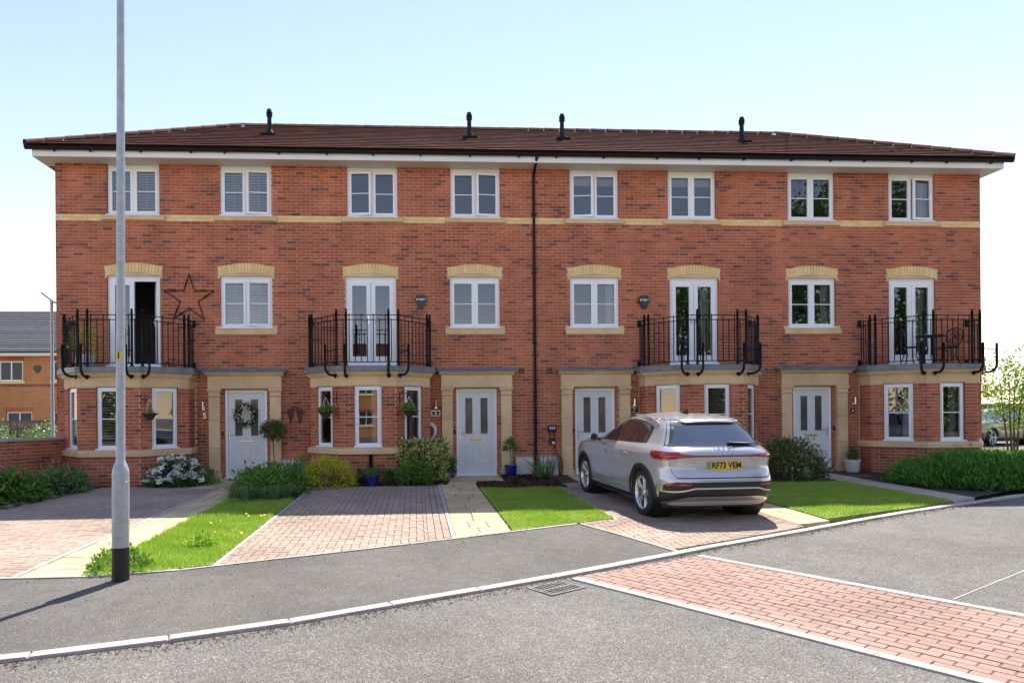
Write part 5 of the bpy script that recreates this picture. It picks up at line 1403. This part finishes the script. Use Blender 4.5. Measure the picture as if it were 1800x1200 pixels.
# ---- hanging baskets
def basket(x, y, ax, ay, z, label, full=True):
    t = thing('hanging_basket', label, 'hanging basket', (x, y, z), group='baskets hung on the bays')
    mb = MB(); mb.lathe([(0, -.14), (.06, -.138), (.105, -.06), (.165, .0), (.16, .012), (.145, .0), (0, -.01)], 18); part('bowl', mb, 'wicker', t)
    mb = MB()
    for k in range(3): a = 2.1 * k + .4; mb.tube([(.155 * math.cos(a), .155 * math.sin(a), 0), (0, 0, .33)], .0035, 4)
    part('chain', mb, 'chrome', t)
    mb = MB(); dx, dy = ax - x, ay - y; l = math.hypot(dx, dy)
    mb.tube([(0, 0, .32), (-.02 * dx / l, -.02 * dy / l, .37), (dx * .3, dy * .3, .40), (dx, dy, .40)], .006, 6); mb.tube([(dx, dy, .44), (dx, dy, .16)], .008, 6); mb.tube([(dx, dy, .2), (dx * .55, dy * .55, .30), (dx * .35, dy * .35, .40)], .006, 6)
    part('bracket', mb, 'rail_black', t)
    if full: pot_plant(t, -.01, 520, .15, .15, .05, .022, 'leaf_green', 26)
    else: pot_plant(t, -.02, 90, .1, .06, .05, .012, 'leaf_holly', 12)
basket(-1.97, -1.39, -1.75, -1.19, 1.56, 'leafy hanging basket on the left of the second bay')
basket(-.14, -1.39, -.36, -1.19, 1.57, 'leafy hanging basket on the right of the second bay')
basket(-5.74, -1.38, -5.93, -1.19, 1.55, 'nearly bare hanging basket on the left end bay', False)
# ================================================================== ORNAMENTS AND FITTINGS
pts = [(-5.325, 4.848), (-5.205, 4.455), (-4.745, 4.452), (-5.115, 4.20), (-4.98, 3.785), (-5.33, 4.035), (-5.69, 3.795), (-5.53, 4.20), (-5.908, 4.455), (-5.445, 4.455)]
t = thing('star_ornament', 'large dark twig star on the wall of the left end house', 'wall ornament', (-5.325, -.03, 4.3))
for i in range(10):
    a, b = pts[i], pts[(i + 1) % 10]; mb = MB()
    for k in range(4): o = (k - 1.5) * .009; mb.tube([(a[0] + 5.325, o * .6, a[1] - 4.3 + o), ((a[0] + b[0]) / 2 + 5.325 + o * .5, o, (a[1] + b[1]) / 2 - 4.3 - o), (b[0] + 5.325, -o * .5, b[1] - 4.3 + o)], .008, 5)
    part('twig_bar', mb, 'dark_twig', t)
t = thing('wing_ornament', 'pair of rusty metal angel wings on the wall', 'wall ornament', (-2.87, -.02, 1.5))
for s in (-1, 1):
    for k in range(6):
        x0 = .03 + k * .02; mb = MB(); z1 = .21 - .012 * k; z0 = -.24 + .055 * k + .0; xa = .02 + .024 * k
        tx, tz = .115 + .010 * k, -.23 + .045 * k; mb.xz([(s * x, z) for x, z in ((tx - .012, tz), (tx + .006, tz + .01), (xa + .05, .06), (xa + .035, z1 - .03), (xa + .012, z1), (xa - .008, z1 - .03), (xa + .012, .04))][::s], -.006 - .003 * k, .002); part('feather', mb, 'rust_metal', t)
t = thing('wreath', 'round wreath with cream ribbon hung on the left end door', 'wreath', (-4.05, .055, 1.51))
mb = MB(); P = [[(.20 + .03 * math.cos(b), 0, 0)] for b in (0,)]
pts_ = [(.20 * math.cos(a), -.03, .20 * math.sin(a)) for a in np.linspace(0, 2 * np.pi, 33)]; mb.tube(pts_, .035, 8, cap=False); part('ring', mb, 'dark_twig', t)
a = rng.uniform(0, 6.28, 900); rr = .20 + rng.normal(size=900) * .035; P = np.c_[rr * np.cos(a), -.05 + rng.normal(size=900) * .02, rr * np.sin(a)]; D = np.c_[np.cos(a), np.full(900, -.5), np.sin(a)] + rng.normal(size=(900, 3)) * .7; quads_obj('leaves', leaf_quads(P, D, .055, .02), 'leaf_holly', t)
bl = MB(); bl.lathe([(0, .014), (.010, .010), (.014, 0), (.010, -.010), (0, -.014)][::-1], 7); bl = bl.mesh('berry', 'flower_white', True)
for i in range(46): a = random.uniform(0, 6.28); r_ = .20 + random.gauss(0, .035); ob('berry', bl, t, (r_ * math.cos(a), -.08, r_ * math.sin(a)))
mb = MB()
for s in (-1, 1): mb.grid([[(0, -.09, .20), (s * .02, -.10, .05), (s * .05, -.09, -.10)], [(s * .03, -.09, .20), (s * .06, -.10, .05), (s * .09, -.09, -.08)]]); mb.grid([[(0, -.09, .20), (s * .05, -.13, .25)], [(0, -.09, .18), (s * .08, -.11, .19)]])
part('ribbon', mb, 'ribbon', t)
def charger(x, z, label, kind):
    t = thing('ev_charger', label, 'car charger', (x, -.002, z)); mb = MB()
    if kind == 0:
        P = []
        for d, k in ((0, 1), (-.07, 1), (-.11, .82)): P.append([(.15 * k * math.cos(a), d, .20 * k * math.sin(a)) for a in np.linspace(0, 2 * np.pi, 29)])
        mb.grid(P); mb.add(P[2][:-1], [tuple(range(28))]); part('shell', mb, 'white_pot', t, smooth=False)
        mb = MB(); P = [[(.085 * k * math.cos(a), d, -.02 + .14 * k * math.sin(a)) for a in np.linspace(0, 2 * np.pi, 25)] for d, k in ((-.10, 1), (-.125, .9))]; mb.grid(P); mb.add(P[1][:-1], [tuple(range(24))]); part('face', mb, 'alarm_black', t)
        mb = MB(); mb.tube([(-.12, -.06, -.05), (-.2, -.09, -.3), (-.13, -.08, -.55), (-.02, -.08, -.35), (.0, -.08, -.2)], .011, 6); part('cable', mb, 'black_plastic', t, smooth=True)
    else:
        mb.bbox(-.10, -.09, -.085, .10, 0, .085, .02); part('shell', mb, 'alarm_black', t)
        for k in range(3): mb = MB(); mb.box(-.07 + .05 * k, -.0915, -.01, -.045 + .05 * k, -.088, .045); part('indicator', mb, 'ink_white', t)
        mb = MB(); mb.tube([(-.06, -.05, -.08), (-.07, -.05, -.42)], .009, 6); mb.tube([(.05, -.05, -.08), (.04, -.05, -.26)], .011, 6)
        mb.tube([(.03, -.06, -.38), (.04, -.07, -.7), (.10, -.1, -1.0)], .010, 6); mb.tube([(.05, -.06, -.36), (.10, -.08, -.6), (.22, -.12, -.75), (.23, -.14, -1.05), (.14, -.25, -1.12), (.3, -.4, -1.11)], .010, 6); part('cable', mb, 'black_plastic', t, smooth=True)
        mb = MB(); mb.bbox(-.035, -.10, -.37, .06, 0, -.25, .02); part('plug_holster', mb, 'black_plastic', t); mb = MB(); mb.box(-.02, -.104, -.365, .045, -.101, -.31); part('plug_face', mb, 'ink_white', t)
charger(.36, 1.10, 'grey and black car charger above the variegated shrub', 0); charger(3.316, 1.12, 'small black car charger with cables beside the downpipe', 1)
# ---- street lamp
t = thing('street_lamp', 'tall galvanised lamp post with black foot and number plate', 'lamp post', (-2.95, -9.43, gz(-9.43))); t.rotation_euler = (0, R(.45), 0)
mb = MB(); mb.lathe([(.082, 0), (.082, .33)], 24); part('foot', mb, 'ink_black', t, smooth=True)
mb = MB(); mb.lathe([(.0815, .331), (.0805, 1.06), (.074, 1.11), (.060, 1.15), (.048, 1.18), (.044, 1.20), (.040, 3.0), (.036, 6.0)], 24); part('column', mb, 'galvanised', t, smooth=True)
mb = MB(); prof = [(.080, .46), (.0885, .462), (.0885, .985), (.080, .987)]; P = [[(r_ * math.sin(a), -r_ * math.cos(a), z) for r_, z in prof] for a in np.linspace(.12, 1.25, 10)]; P = [[(.080 * math.sin(.12), -.080 * math.cos(.12), z) for r_, z in prof]] + P + [[(.080 * math.sin(1.25), -.080 * math.cos(1.25), z) for r_, z in prof]]; mb.grid(P); part('access_door', mb, 'galvanised', t)
mb = MB(); P = [[(.0445 * math.sin(a), -.0445 * math.cos(a), z) for z in (2.19, 2.275)] for a in np.linspace(-.75, .55, 9)]; mb.grid(P); part('number_tag', mb, 'yellow_plate', t)
ob('lettering', text_mesh('1', .085, 'lettering', 'ink_black', .003), t, (-.003, -.0465, 2.232), (R(90), 0, R(-6)))
mb = MB(); mb.tube([(0, 0, 6.0), (.0, -.1, 6.03), (0, -.35, 6.06)], .03, 10); mb.box(-.12, -.85, 6.03, .12, -.33, 6.10); part('lantern', mb, 'galvanised', t)
# ---- garden wall on the left
G0, G1 = Vector((-10.65, -5.75)), Vector((-8.02, -.36)); gl = (G1 - G0).length; gan = math.atan2((G1 - G0).y, (G1 - G0).x)
t = thing('garden_wall', 'red brick garden wall with stone coping at the left', 'wall', (G0.x, G0.y, 0), gan)
mb = MB(); mb.box(0, .007, -.2, gl, .215, .975); mo = part('wall_core', mb, 'mortar', t)
br = []
for x, z, L, row in course_bricks(0, gl, [], -.12, .98, False): br.append((x, z, L))
br.sort(key=lambda b: -b[0]); full = [b for b in br if b[2] > .2][:300]; rest = [b for b in br if b not in full]
for x, z, L in full: ob('brick', brick_mesh(L, 'brick'), mo, (x, 0, z))
mb = MB()
for x, z, L in rest: mb.M = Matrix.Translation((x, 0, z)); mb.bbox(-L / 2, -.001, -.0325, L / 2, .02, .0325, .003)
part('brickwork', mb, 'brick', mo, kind='stuff')
n = int(gl / .6)
for k in range(n): a = gl * k / n; mb = MB(); mb.bbox(a + .003, -.04, .977, a + gl / n - .003, .255, 1.045, .008); part('coping_stone', mb, 'concrete_edge', t)
# ---- balcony things
t = thing('balcony_planter', 'rattan pot with a leafy plant on the left end balcony', 'pot', (-7.45, -.62, 2.60)); mb = MB(); mb.lathe([(.12, 0), (.19, .08), (.20, .22), (.17, .30), (.15, .29)], 18); part('pot', mb, 'meter_box', t); P, D = clumped(260, .26, .2, .75, 18, .06); P[:, 2] += .25; quads_obj('foliage', leaf_quads(P, D, .10, .03), 'leaf_gold', t)
def lace_chair(label, x, y, rz):
    t = thing('garden_chair', label, 'chair', (x, y, 2.595), rz, 'bistro set on the right end balcony')
    mb = MB(); mb.lathe([(0, .43), (.18, .43), (.20, .42), (.19, .405), (0, .405)][::-1], 18); part('seat', mb, 'rail_black', t)
    for a in (.8, 2.35, 3.95, 5.5): mb = MB(); mb.tube([(.15 * math.cos(a), .15 * math.sin(a), .41), (.13 * math.cos(a), .13 * math.sin(a), .22), (.22 * math.cos(a), .22 * math.sin(a), 0)], .013, 6); part('leg', mb, 'rail_black', t)
    ov = [(.19 * math.sin(u) * (1 - .15 * math.cos(u)), .17 + .06 * (1 - math.cos(u)) * .5, .66 - .24 * math.cos(u)) for u in np.linspace(0, 2 * np.pi, 25)]
    mb = MB(); mb.tube(ov, .012, 6, cap=False); part('back_frame', mb, 'rail_black', t)
    mb = MB()
    for k in range(-3, 4):
        x0 = k * .05; h = .22 * math.sqrt(max(.05, 1 - (x0 / .2) ** 2)); mb.tube([(x0 * .4, .175, .66 - h), (x0 * 1.2, .20, .66), (x0 * .4 + .03, .22, .66 + h)], .006, 5); mb.tube([(x0 * 1.2, .19, .66 - h * .5), (-x0 * .2, .21, .66 + h * .4)], .006, 5)
    part('lattice', mb, 'rail_black', t)
lace_chair('black lattice chair on the left of the balcony table', 11.95, -.62, R(75)); lace_chair('black lattice chair on the right of the balcony table', 12.95, -.62, R(-70))
t = thing('bistro_table', 'round black table between the balcony chairs', 'table', (12.42, -.68, 2.595)); mb = MB(); mb.lathe([(0, .69), (.30, .69), (.31, .68), (.30, .665), (0, .665)][::-1], 26); part('table_top', mb, 'rail_black', t)
for k in range(3): a = k * 2.09 + .5; mb = MB(); mb.tube([(.1 * math.cos(a), .1 * math.sin(a), .66), (.05 * math.cos(a), .05 * math.sin(a), .35), (.22 * math.cos(a), .22 * math.sin(a), 0)], .013, 6); part('leg', mb, 'rail_black', t)
# ================================================================== BEYOND
def simple_house(name, label, loc, rz, L, Dp, ez, rz_, wallm, tilem, wins, group=None, courses=20, doors=()):
    """box house, front face on local y=0 facing -y, origin at the middle of the front"""
    t = thing(name, label, 'house', loc, rz, group); hw = L / 2
    holes = [(x - w_ / 2, x + w_ / 2, z0, z1) for x, w_, z0, z1 in wins]
    mb = MB(); xs = sorted({-hw, hw} | {v for h in holes for v in h[:2]}); zs = sorted({-.2, ez} | {v for h in holes for v in h[2:]})
    for a, b in zip(xs[:-1], xs[1:]):
        for c, d in zip(zs[:-1], zs[1:]):
            if any(h[0] < (a + b) / 2 < h[1] and h[2] < (c + d) / 2 < h[3] for h in holes): continue
            mb.add([(a, 0, c), (b, 0, c), (b, 0, d), (a, 0, d)], [(0, 1, 2, 3)])
    ym = Dp / 2
    mb.add([(-hw, 0, -.2), (-hw, 0, ez), (-hw, ym, rz_ - .1), (-hw, Dp, ez), (-hw, Dp, -.2)], [(0, 1, 2, 3, 4)]); mb.add([(hw, 0, -.2), (hw, Dp, -.2), (hw, Dp, ez), (hw, ym, rz_ - .1), (hw, 0, ez)], [(0, 1, 2, 3, 4)]); mb.add([(-hw, Dp, -.2), (-hw, Dp, ez), (hw, Dp, ez), (hw, Dp, -.2)], [(0, 1, 2, 3)])
    part('wall', mb, wallm, t)
    for x, w_, z0, z1 in wins:
        mb = MB(); ring(mb, x - w_ / 2, x + w_ / 2, z0, z1, .07, .05, .12); mb.box(x - .03, .05, z0 + .07, x + .03, .12, z1 - .07); wn = part('window', mb, 'white_plastic', t)
        mb = MB(); mb.box(x - w_ / 2 + .06, .085, z0 + .06, x + w_ / 2 - .06, .09, z1 - .06); part('pane', mb, 'far_glass', wn)
        mb = MB(); mb.box(x - w_ / 2 - .12, -.06, z0 - .14, x + w_ / 2 + .12, .04, z0); part('sill', mb, 'yellow_brick', wn)
        mb = MB(); mb.box(x - w_ / 2 - .06, -.012, z1 + .001, x + w_ / 2 + .06, .05, z1 + .22); part('lintel', mb, 'brick', wn)
    mb = MB(); mb.box(-hw - .2, -.35, ez - .16, hw + .2, -.32, ez + .06); mb.box(-hw - .2, -.32, ez - .16, hw + .2, .0, ez - .14); part('fascia', mb, 'fascia_white', t)
    mb = MB(); mb.box(-hw - .2, -.45, ez + .0, hw + .2, -.355, ez + .07); part('gutter', mb, 'black_plastic', t)
    ry, rzz = ym + .4, rz_ - ez; mb = MB(); mb.add([(-hw - .2, -.4, ez + .02), (hw + .2, -.4, ez + .02), (hw + .2, ym, rz_), (-hw - .2, ym, rz_), (-hw - .2, Dp + .4, ez + .02), (hw + .2, Dp + .4, ez + .02)], [(0, 1, 2, 3), (3, 2, 5, 4)]); rf = part('roof', mb, tilem, t)
    me = MB(); g = ry / courses; sl = rzz / ry; me.add([(-hw - .2, 0, .035), (hw + .2, 0, .035), (hw + .2, g * 1.05, .035 + g * sl - .03), (-hw - .2, g * 1.05, .035 + g * sl - .03), (-hw - .2, .0, -.0), (hw + .2, 0, .0)], [(0, 1, 2, 3), (4, 5, 1, 0)]); me = me.mesh('tile_course', tilem)
    for k in range(courses): ob('tile_course', me, rf, (0, -.4 + k * g, ez + .025 + k * g * sl))
    return t
nh = simple_house('brick_house', 'orange brick house with grey roof far left behind the fence', (-19.0, 20, 0), 0, 17, 10, 4.83, 7.75, 'orange_brick', 'tile_grey', [(-1.95, 1.2, 3.39, 4.43), (.75, 1.2, 3.39, 4.43), (-1.55, 1.3, .75, 1.80), (.75, 1.2, .75, 1.80), (4.5, 1.2, 3.39, 4.43), (-5, 1.2, 3.39, 4.43)])
mb = MB(); mb.xz([(-.05, -.2), (.05, -.2), (.2, .02), (.14, .17), (-.14, .17), (-.2, .02)], -.06, 0); part('alarm_box', mb, 'alarm_black', nh, (-.62, -.002, 4.02))
mb = MB()
for z in (3.16, 3.09): mb.box(-8.5, -.006, z, 8.5, 0, z + .06)
part('brick_band', mb, 'brick', nh)
def fence(label, p0, p1, h, m, pitch=.14):
    a, b = Vector(p0), Vector(p1); d = b - a; n = int(d.length / pitch); an = math.atan2(d.y, d.x); t = thing('timber_fence', label, 'fence', (a.x, a.y, 0), an)
    mb = MB(); mb.box(0, .02, .3, d.length, .06, .38); mb.box(0, .02, h - .3, d.length, .06, h - .22); mb.box(0, -.03, h, d.length, .05, h + .035); part('rail', mb, m, t)
    bm_ = MB(); bm_.box(0, -.005, -.05, pitch * .86, .02, h); bm_ = bm_.mesh('board', m)
    for k in range(min(n, 290)): ob('board', bm_, t, (k * pitch, random.uniform(-.004, .004), 0))
fence('brown timber fence in front of the orange brick house', (-24, 12), (-9, 12), 1.34, 'timber'); fence('grey brown timber fence behind the grey car at the right', (22, 17), (46, 15), 1.78, 'timber')
for k, (x, y, lab) in enumerate(((-16.5, 11.0, 'pale flowering shrub before the timber fence at far left'), (-14.2, 10.6, 'pale flowering shrub next to the small lamp column'))):
    t = bush('shrub', lab, 'shrub', (x, y), .9, .5, 1.2, 1200, .12, .06, 'leaf_bluish', K=50, spread=.12)
    flowers(t, [tuple(p) for p in clumped(60, .9, .5, 1.25, 40, .05)[0]], .07, 'flower_white', up=.4)
t = thing('lamp_column', 'slim grey lamp column with a flat lantern at far left', 'lamp post', (-10.57, 4, 0)); mb = MB(); mb.lathe([(.06, 0), (.06, 1.0), (.045, 1.02), (.04, 4.85)], 14); part('column', mb, 'galvanised', t, smooth=True)
mb = MB(); mb.M = Matrix.Translation((-.02, 0, 4.93)) @ Matrix.Rotation(R(38), 4, 'Y'); mb.box(-.30, -.09, -.03, .16, .09, .03); mb.M = None; mb.tube([(0, 0, 4.8), (.0, 0, 4.93)], .05, 8); part('lantern', mb, 'galvanised', t)
g2 = make_car('car_grey', 'dark grey SUV parked beyond the sapling at the right edge', 'car', (25.2, 12.2, -.03), R(112))
def tree(name, label, loc, h, cr, cz, n, l, m, trunk=.18, K=120, multi=1, spread=.5, group=None, flat=1.):
    t = thing(name, label, 'tree', loc, group=group); mb = MB(); tips = []
    for s in range(multi):
        a = 2 * math.pi * s / max(1, multi) + .6; o = .0 if multi == 1 else .12
        p0 = Vector((o * math.cos(a), o * math.sin(a), -.05)); top = Vector((cr * .35 * math.cos(a) * (multi > 1), cr * .35 * math.sin(a) * (multi > 1), h * .82)); m1 = p0.lerp(top, .45) + Vector((random.uniform(-.1, .1) * cr, random.uniform(-.1, .1) * cr, 0)) * .4
        mb.tube([p0, m1, top], [trunk, trunk * .65, trunk * .15], 8)
        for k in range(9):
            f = .35 + .06 * k; b0 = p0.lerp(m1, f / .45) if f < .45 else m1.lerp(top, (f - .45) / .55); an = random.uniform(0, 6.28); e = b0 + Vector((math.cos(an) * cr * .75, math.sin(an) * cr * .75, h * random.uniform(.06, .22)))
            mb.tube([b0, b0.lerp(e, .5) + Vector((0, 0, .03 * h)), e], [trunk * .35, trunk * .2, trunk * .06], 5); tips.append(e)
    part('trunk', mb, 'bark', t, smooth=True)
    u = rng.normal(size=(K, 3)); u /= np.linalg.norm(u, axis=1)[:, None]; c = u * np.array([cr, cr, (h - cz) * .52]) * rng.uniform(.3, 1, (K, 1)) ** .6; c[:, 2] += (h + cz) / 2
    if len(tips): c = np.concatenate([c, np.array([tuple(v) for v in tips])])
    k = rng.integers(0, len(c), n); P = c[k] + rng.normal(size=(n, 3)) * spread; D = rng.normal(size=(n, 3)) + np.array([0, 0, -.3]); quads_obj('crown', leaf_quads(P, D, l, l * .55), m, t)
    return t
tree('sapling', 'young thin leafed tree at the right edge before the grey car', (20.75, 6.1, 0), 3.75, 1.15, .5, 2600, .12, 'leaf_tree', .035, 60, 4, .16)
tree('sapling', 'second thin young tree behind the first at the right edge', (23.2, 7.6, 0), 3.3, .9, .8, 800, .12, 'leaf_tree', .03, 40, 3, .15)
# across the road, seen only in the window panes
tree('broadleaf_tree', 'tall broad tree across the road, seen only in the right hand panes', (31, -29, -.25), 19, 6.5, 2.5, 15000, .42, 'leaf_dark', .35, 170, 1, .9, 'trees across the road'); tree('broadleaf_tree', 'smaller broad tree across the road, seen only in the panes of the third house', (20.5, -32, -.25), 12.5, 4.2, 2, 9000, .36, 'leaf_dark', .28, 120, 1, .7, 'trees across the road')
simple_house('brick_house', 'orange brick house across the road, seen only in the bay panes', (-4.0, -41, -.25), math.pi, 10, 9, 5.0, 8.2, 'orange_brick', 'roof_tile', [(x, 1.2, z, z + 1.1) for x in (-3.2, 0, 3.2) for z in (.9, 3.4)], courses=14)
n = 26000; xx = np.r_[rng.uniform(-45, -10, n // 2), rng.uniform(2.5, 45, n - n // 2)]; top = 4.2 + 1.4 * np.sin(xx * .55) + .9 * np.sin(xx * 1.7 + 1)
P = np.c_[xx, -36 + rng.normal(size=n) * 1.3, rng.uniform(0, 1, n) ** .7 * top - .2]; quads_obj('tree_belt', leaf_quads(P, rng.normal(size=(n, 3)), .45, .26), 'leaf_dark', None, 'stuff', label='belt of trees across the road, seen only in the panes')
# ---- small wear on the road: a sealed joint and grit gathered along the kerb
mb = MB(); a, b = Vector((4.72, -10.64)), Vector((10.2, -7.36)); d = (b - a).normalized(); s = Vector((-d.y, d.x)) * .007
pp = [a.lerp(b, k / 24) + Vector((-d.y, d.x)) * random.uniform(-.003, .003) for k in range(25)]
mb.grid([[(p.x - s.x, p.y - s.y, gz(p.y) - .018) for p in pp], [(p.x + s.x, p.y + s.y, gz(p.y) - .018) for p in pp]]); part('road_joint', mb, 'concrete_edge', None, kind='structure')
n = 2600; x = rng.uniform(-4, 10, n); y = np.array([kerb_y(v) for v in x]) - np.abs(rng.normal(size=n)) * .09 - .015
P = np.c_[x, y, [gz(v) - .016 for v in y]]; th = rng.uniform(0, 6.28, n); r_ = rng.uniform(.004, .013, n)[:, None]
A = np.c_[np.cos(th), np.sin(th), np.full(n, .25)] * r_; B = np.c_[-np.sin(th), np.cos(th), np.full(n, .1)] * r_ * .7
quads_obj('kerb_grit', np.stack([P - A, P - B, P + A + [0, 0, .004], P + B], 1).reshape(-1, 3), 'bark_chip', None, 'stuff', label='grit and leaf scraps gathered along the kerb')
n = 500; x = rng.uniform(-4, 3, n); y = np.array([float(np.interp(v, ex, ey)) for v in x]) - rng.uniform(0, 1, n) ** 3 * 1.6 - .01
P = np.c_[x, y, [gz(v) + .004 for v in y]]; th = rng.uniform(0, 6.28, n); r_ = rng.uniform(.004, .012, n)[:, None]
A = np.c_[np.cos(th), np.sin(th), np.full(n, .25)] * r_; B = np.c_[-np.sin(th), np.cos(th), np.full(n, .1)] * r_ * .7
quads_obj('path_grit', np.stack([P - A, P - B, P + A + [0, 0, .004], P + B], 1).reshape(-1, 3), 'bark_chip', None, 'stuff', label='scattered leaf scraps on the footway')
# moss and weeds in the block joints of the second drive
n = 1500; p = np.c_[rng.normal(-1.85, .22, n), rng.uniform(-8.6, -3, n)]; p[: n // 3, 0] = rng.uniform(-2.1, .4, n // 3)
p = np.round((p - [-2.3, -9.3]) / .1) * .1 + [-2.3, -9.3] + rng.normal(size=(n, 2)) * .004; p = p[inside(p, EDHP + bounds(-2.12, .42, -9, -2))]
V = blades(len(p), p, .008, .022, .010); V[:, 2] -= .012; tris_obj('joint_moss', V, 'grass', None, 'stuff', label='moss and seedlings in the paving joints')
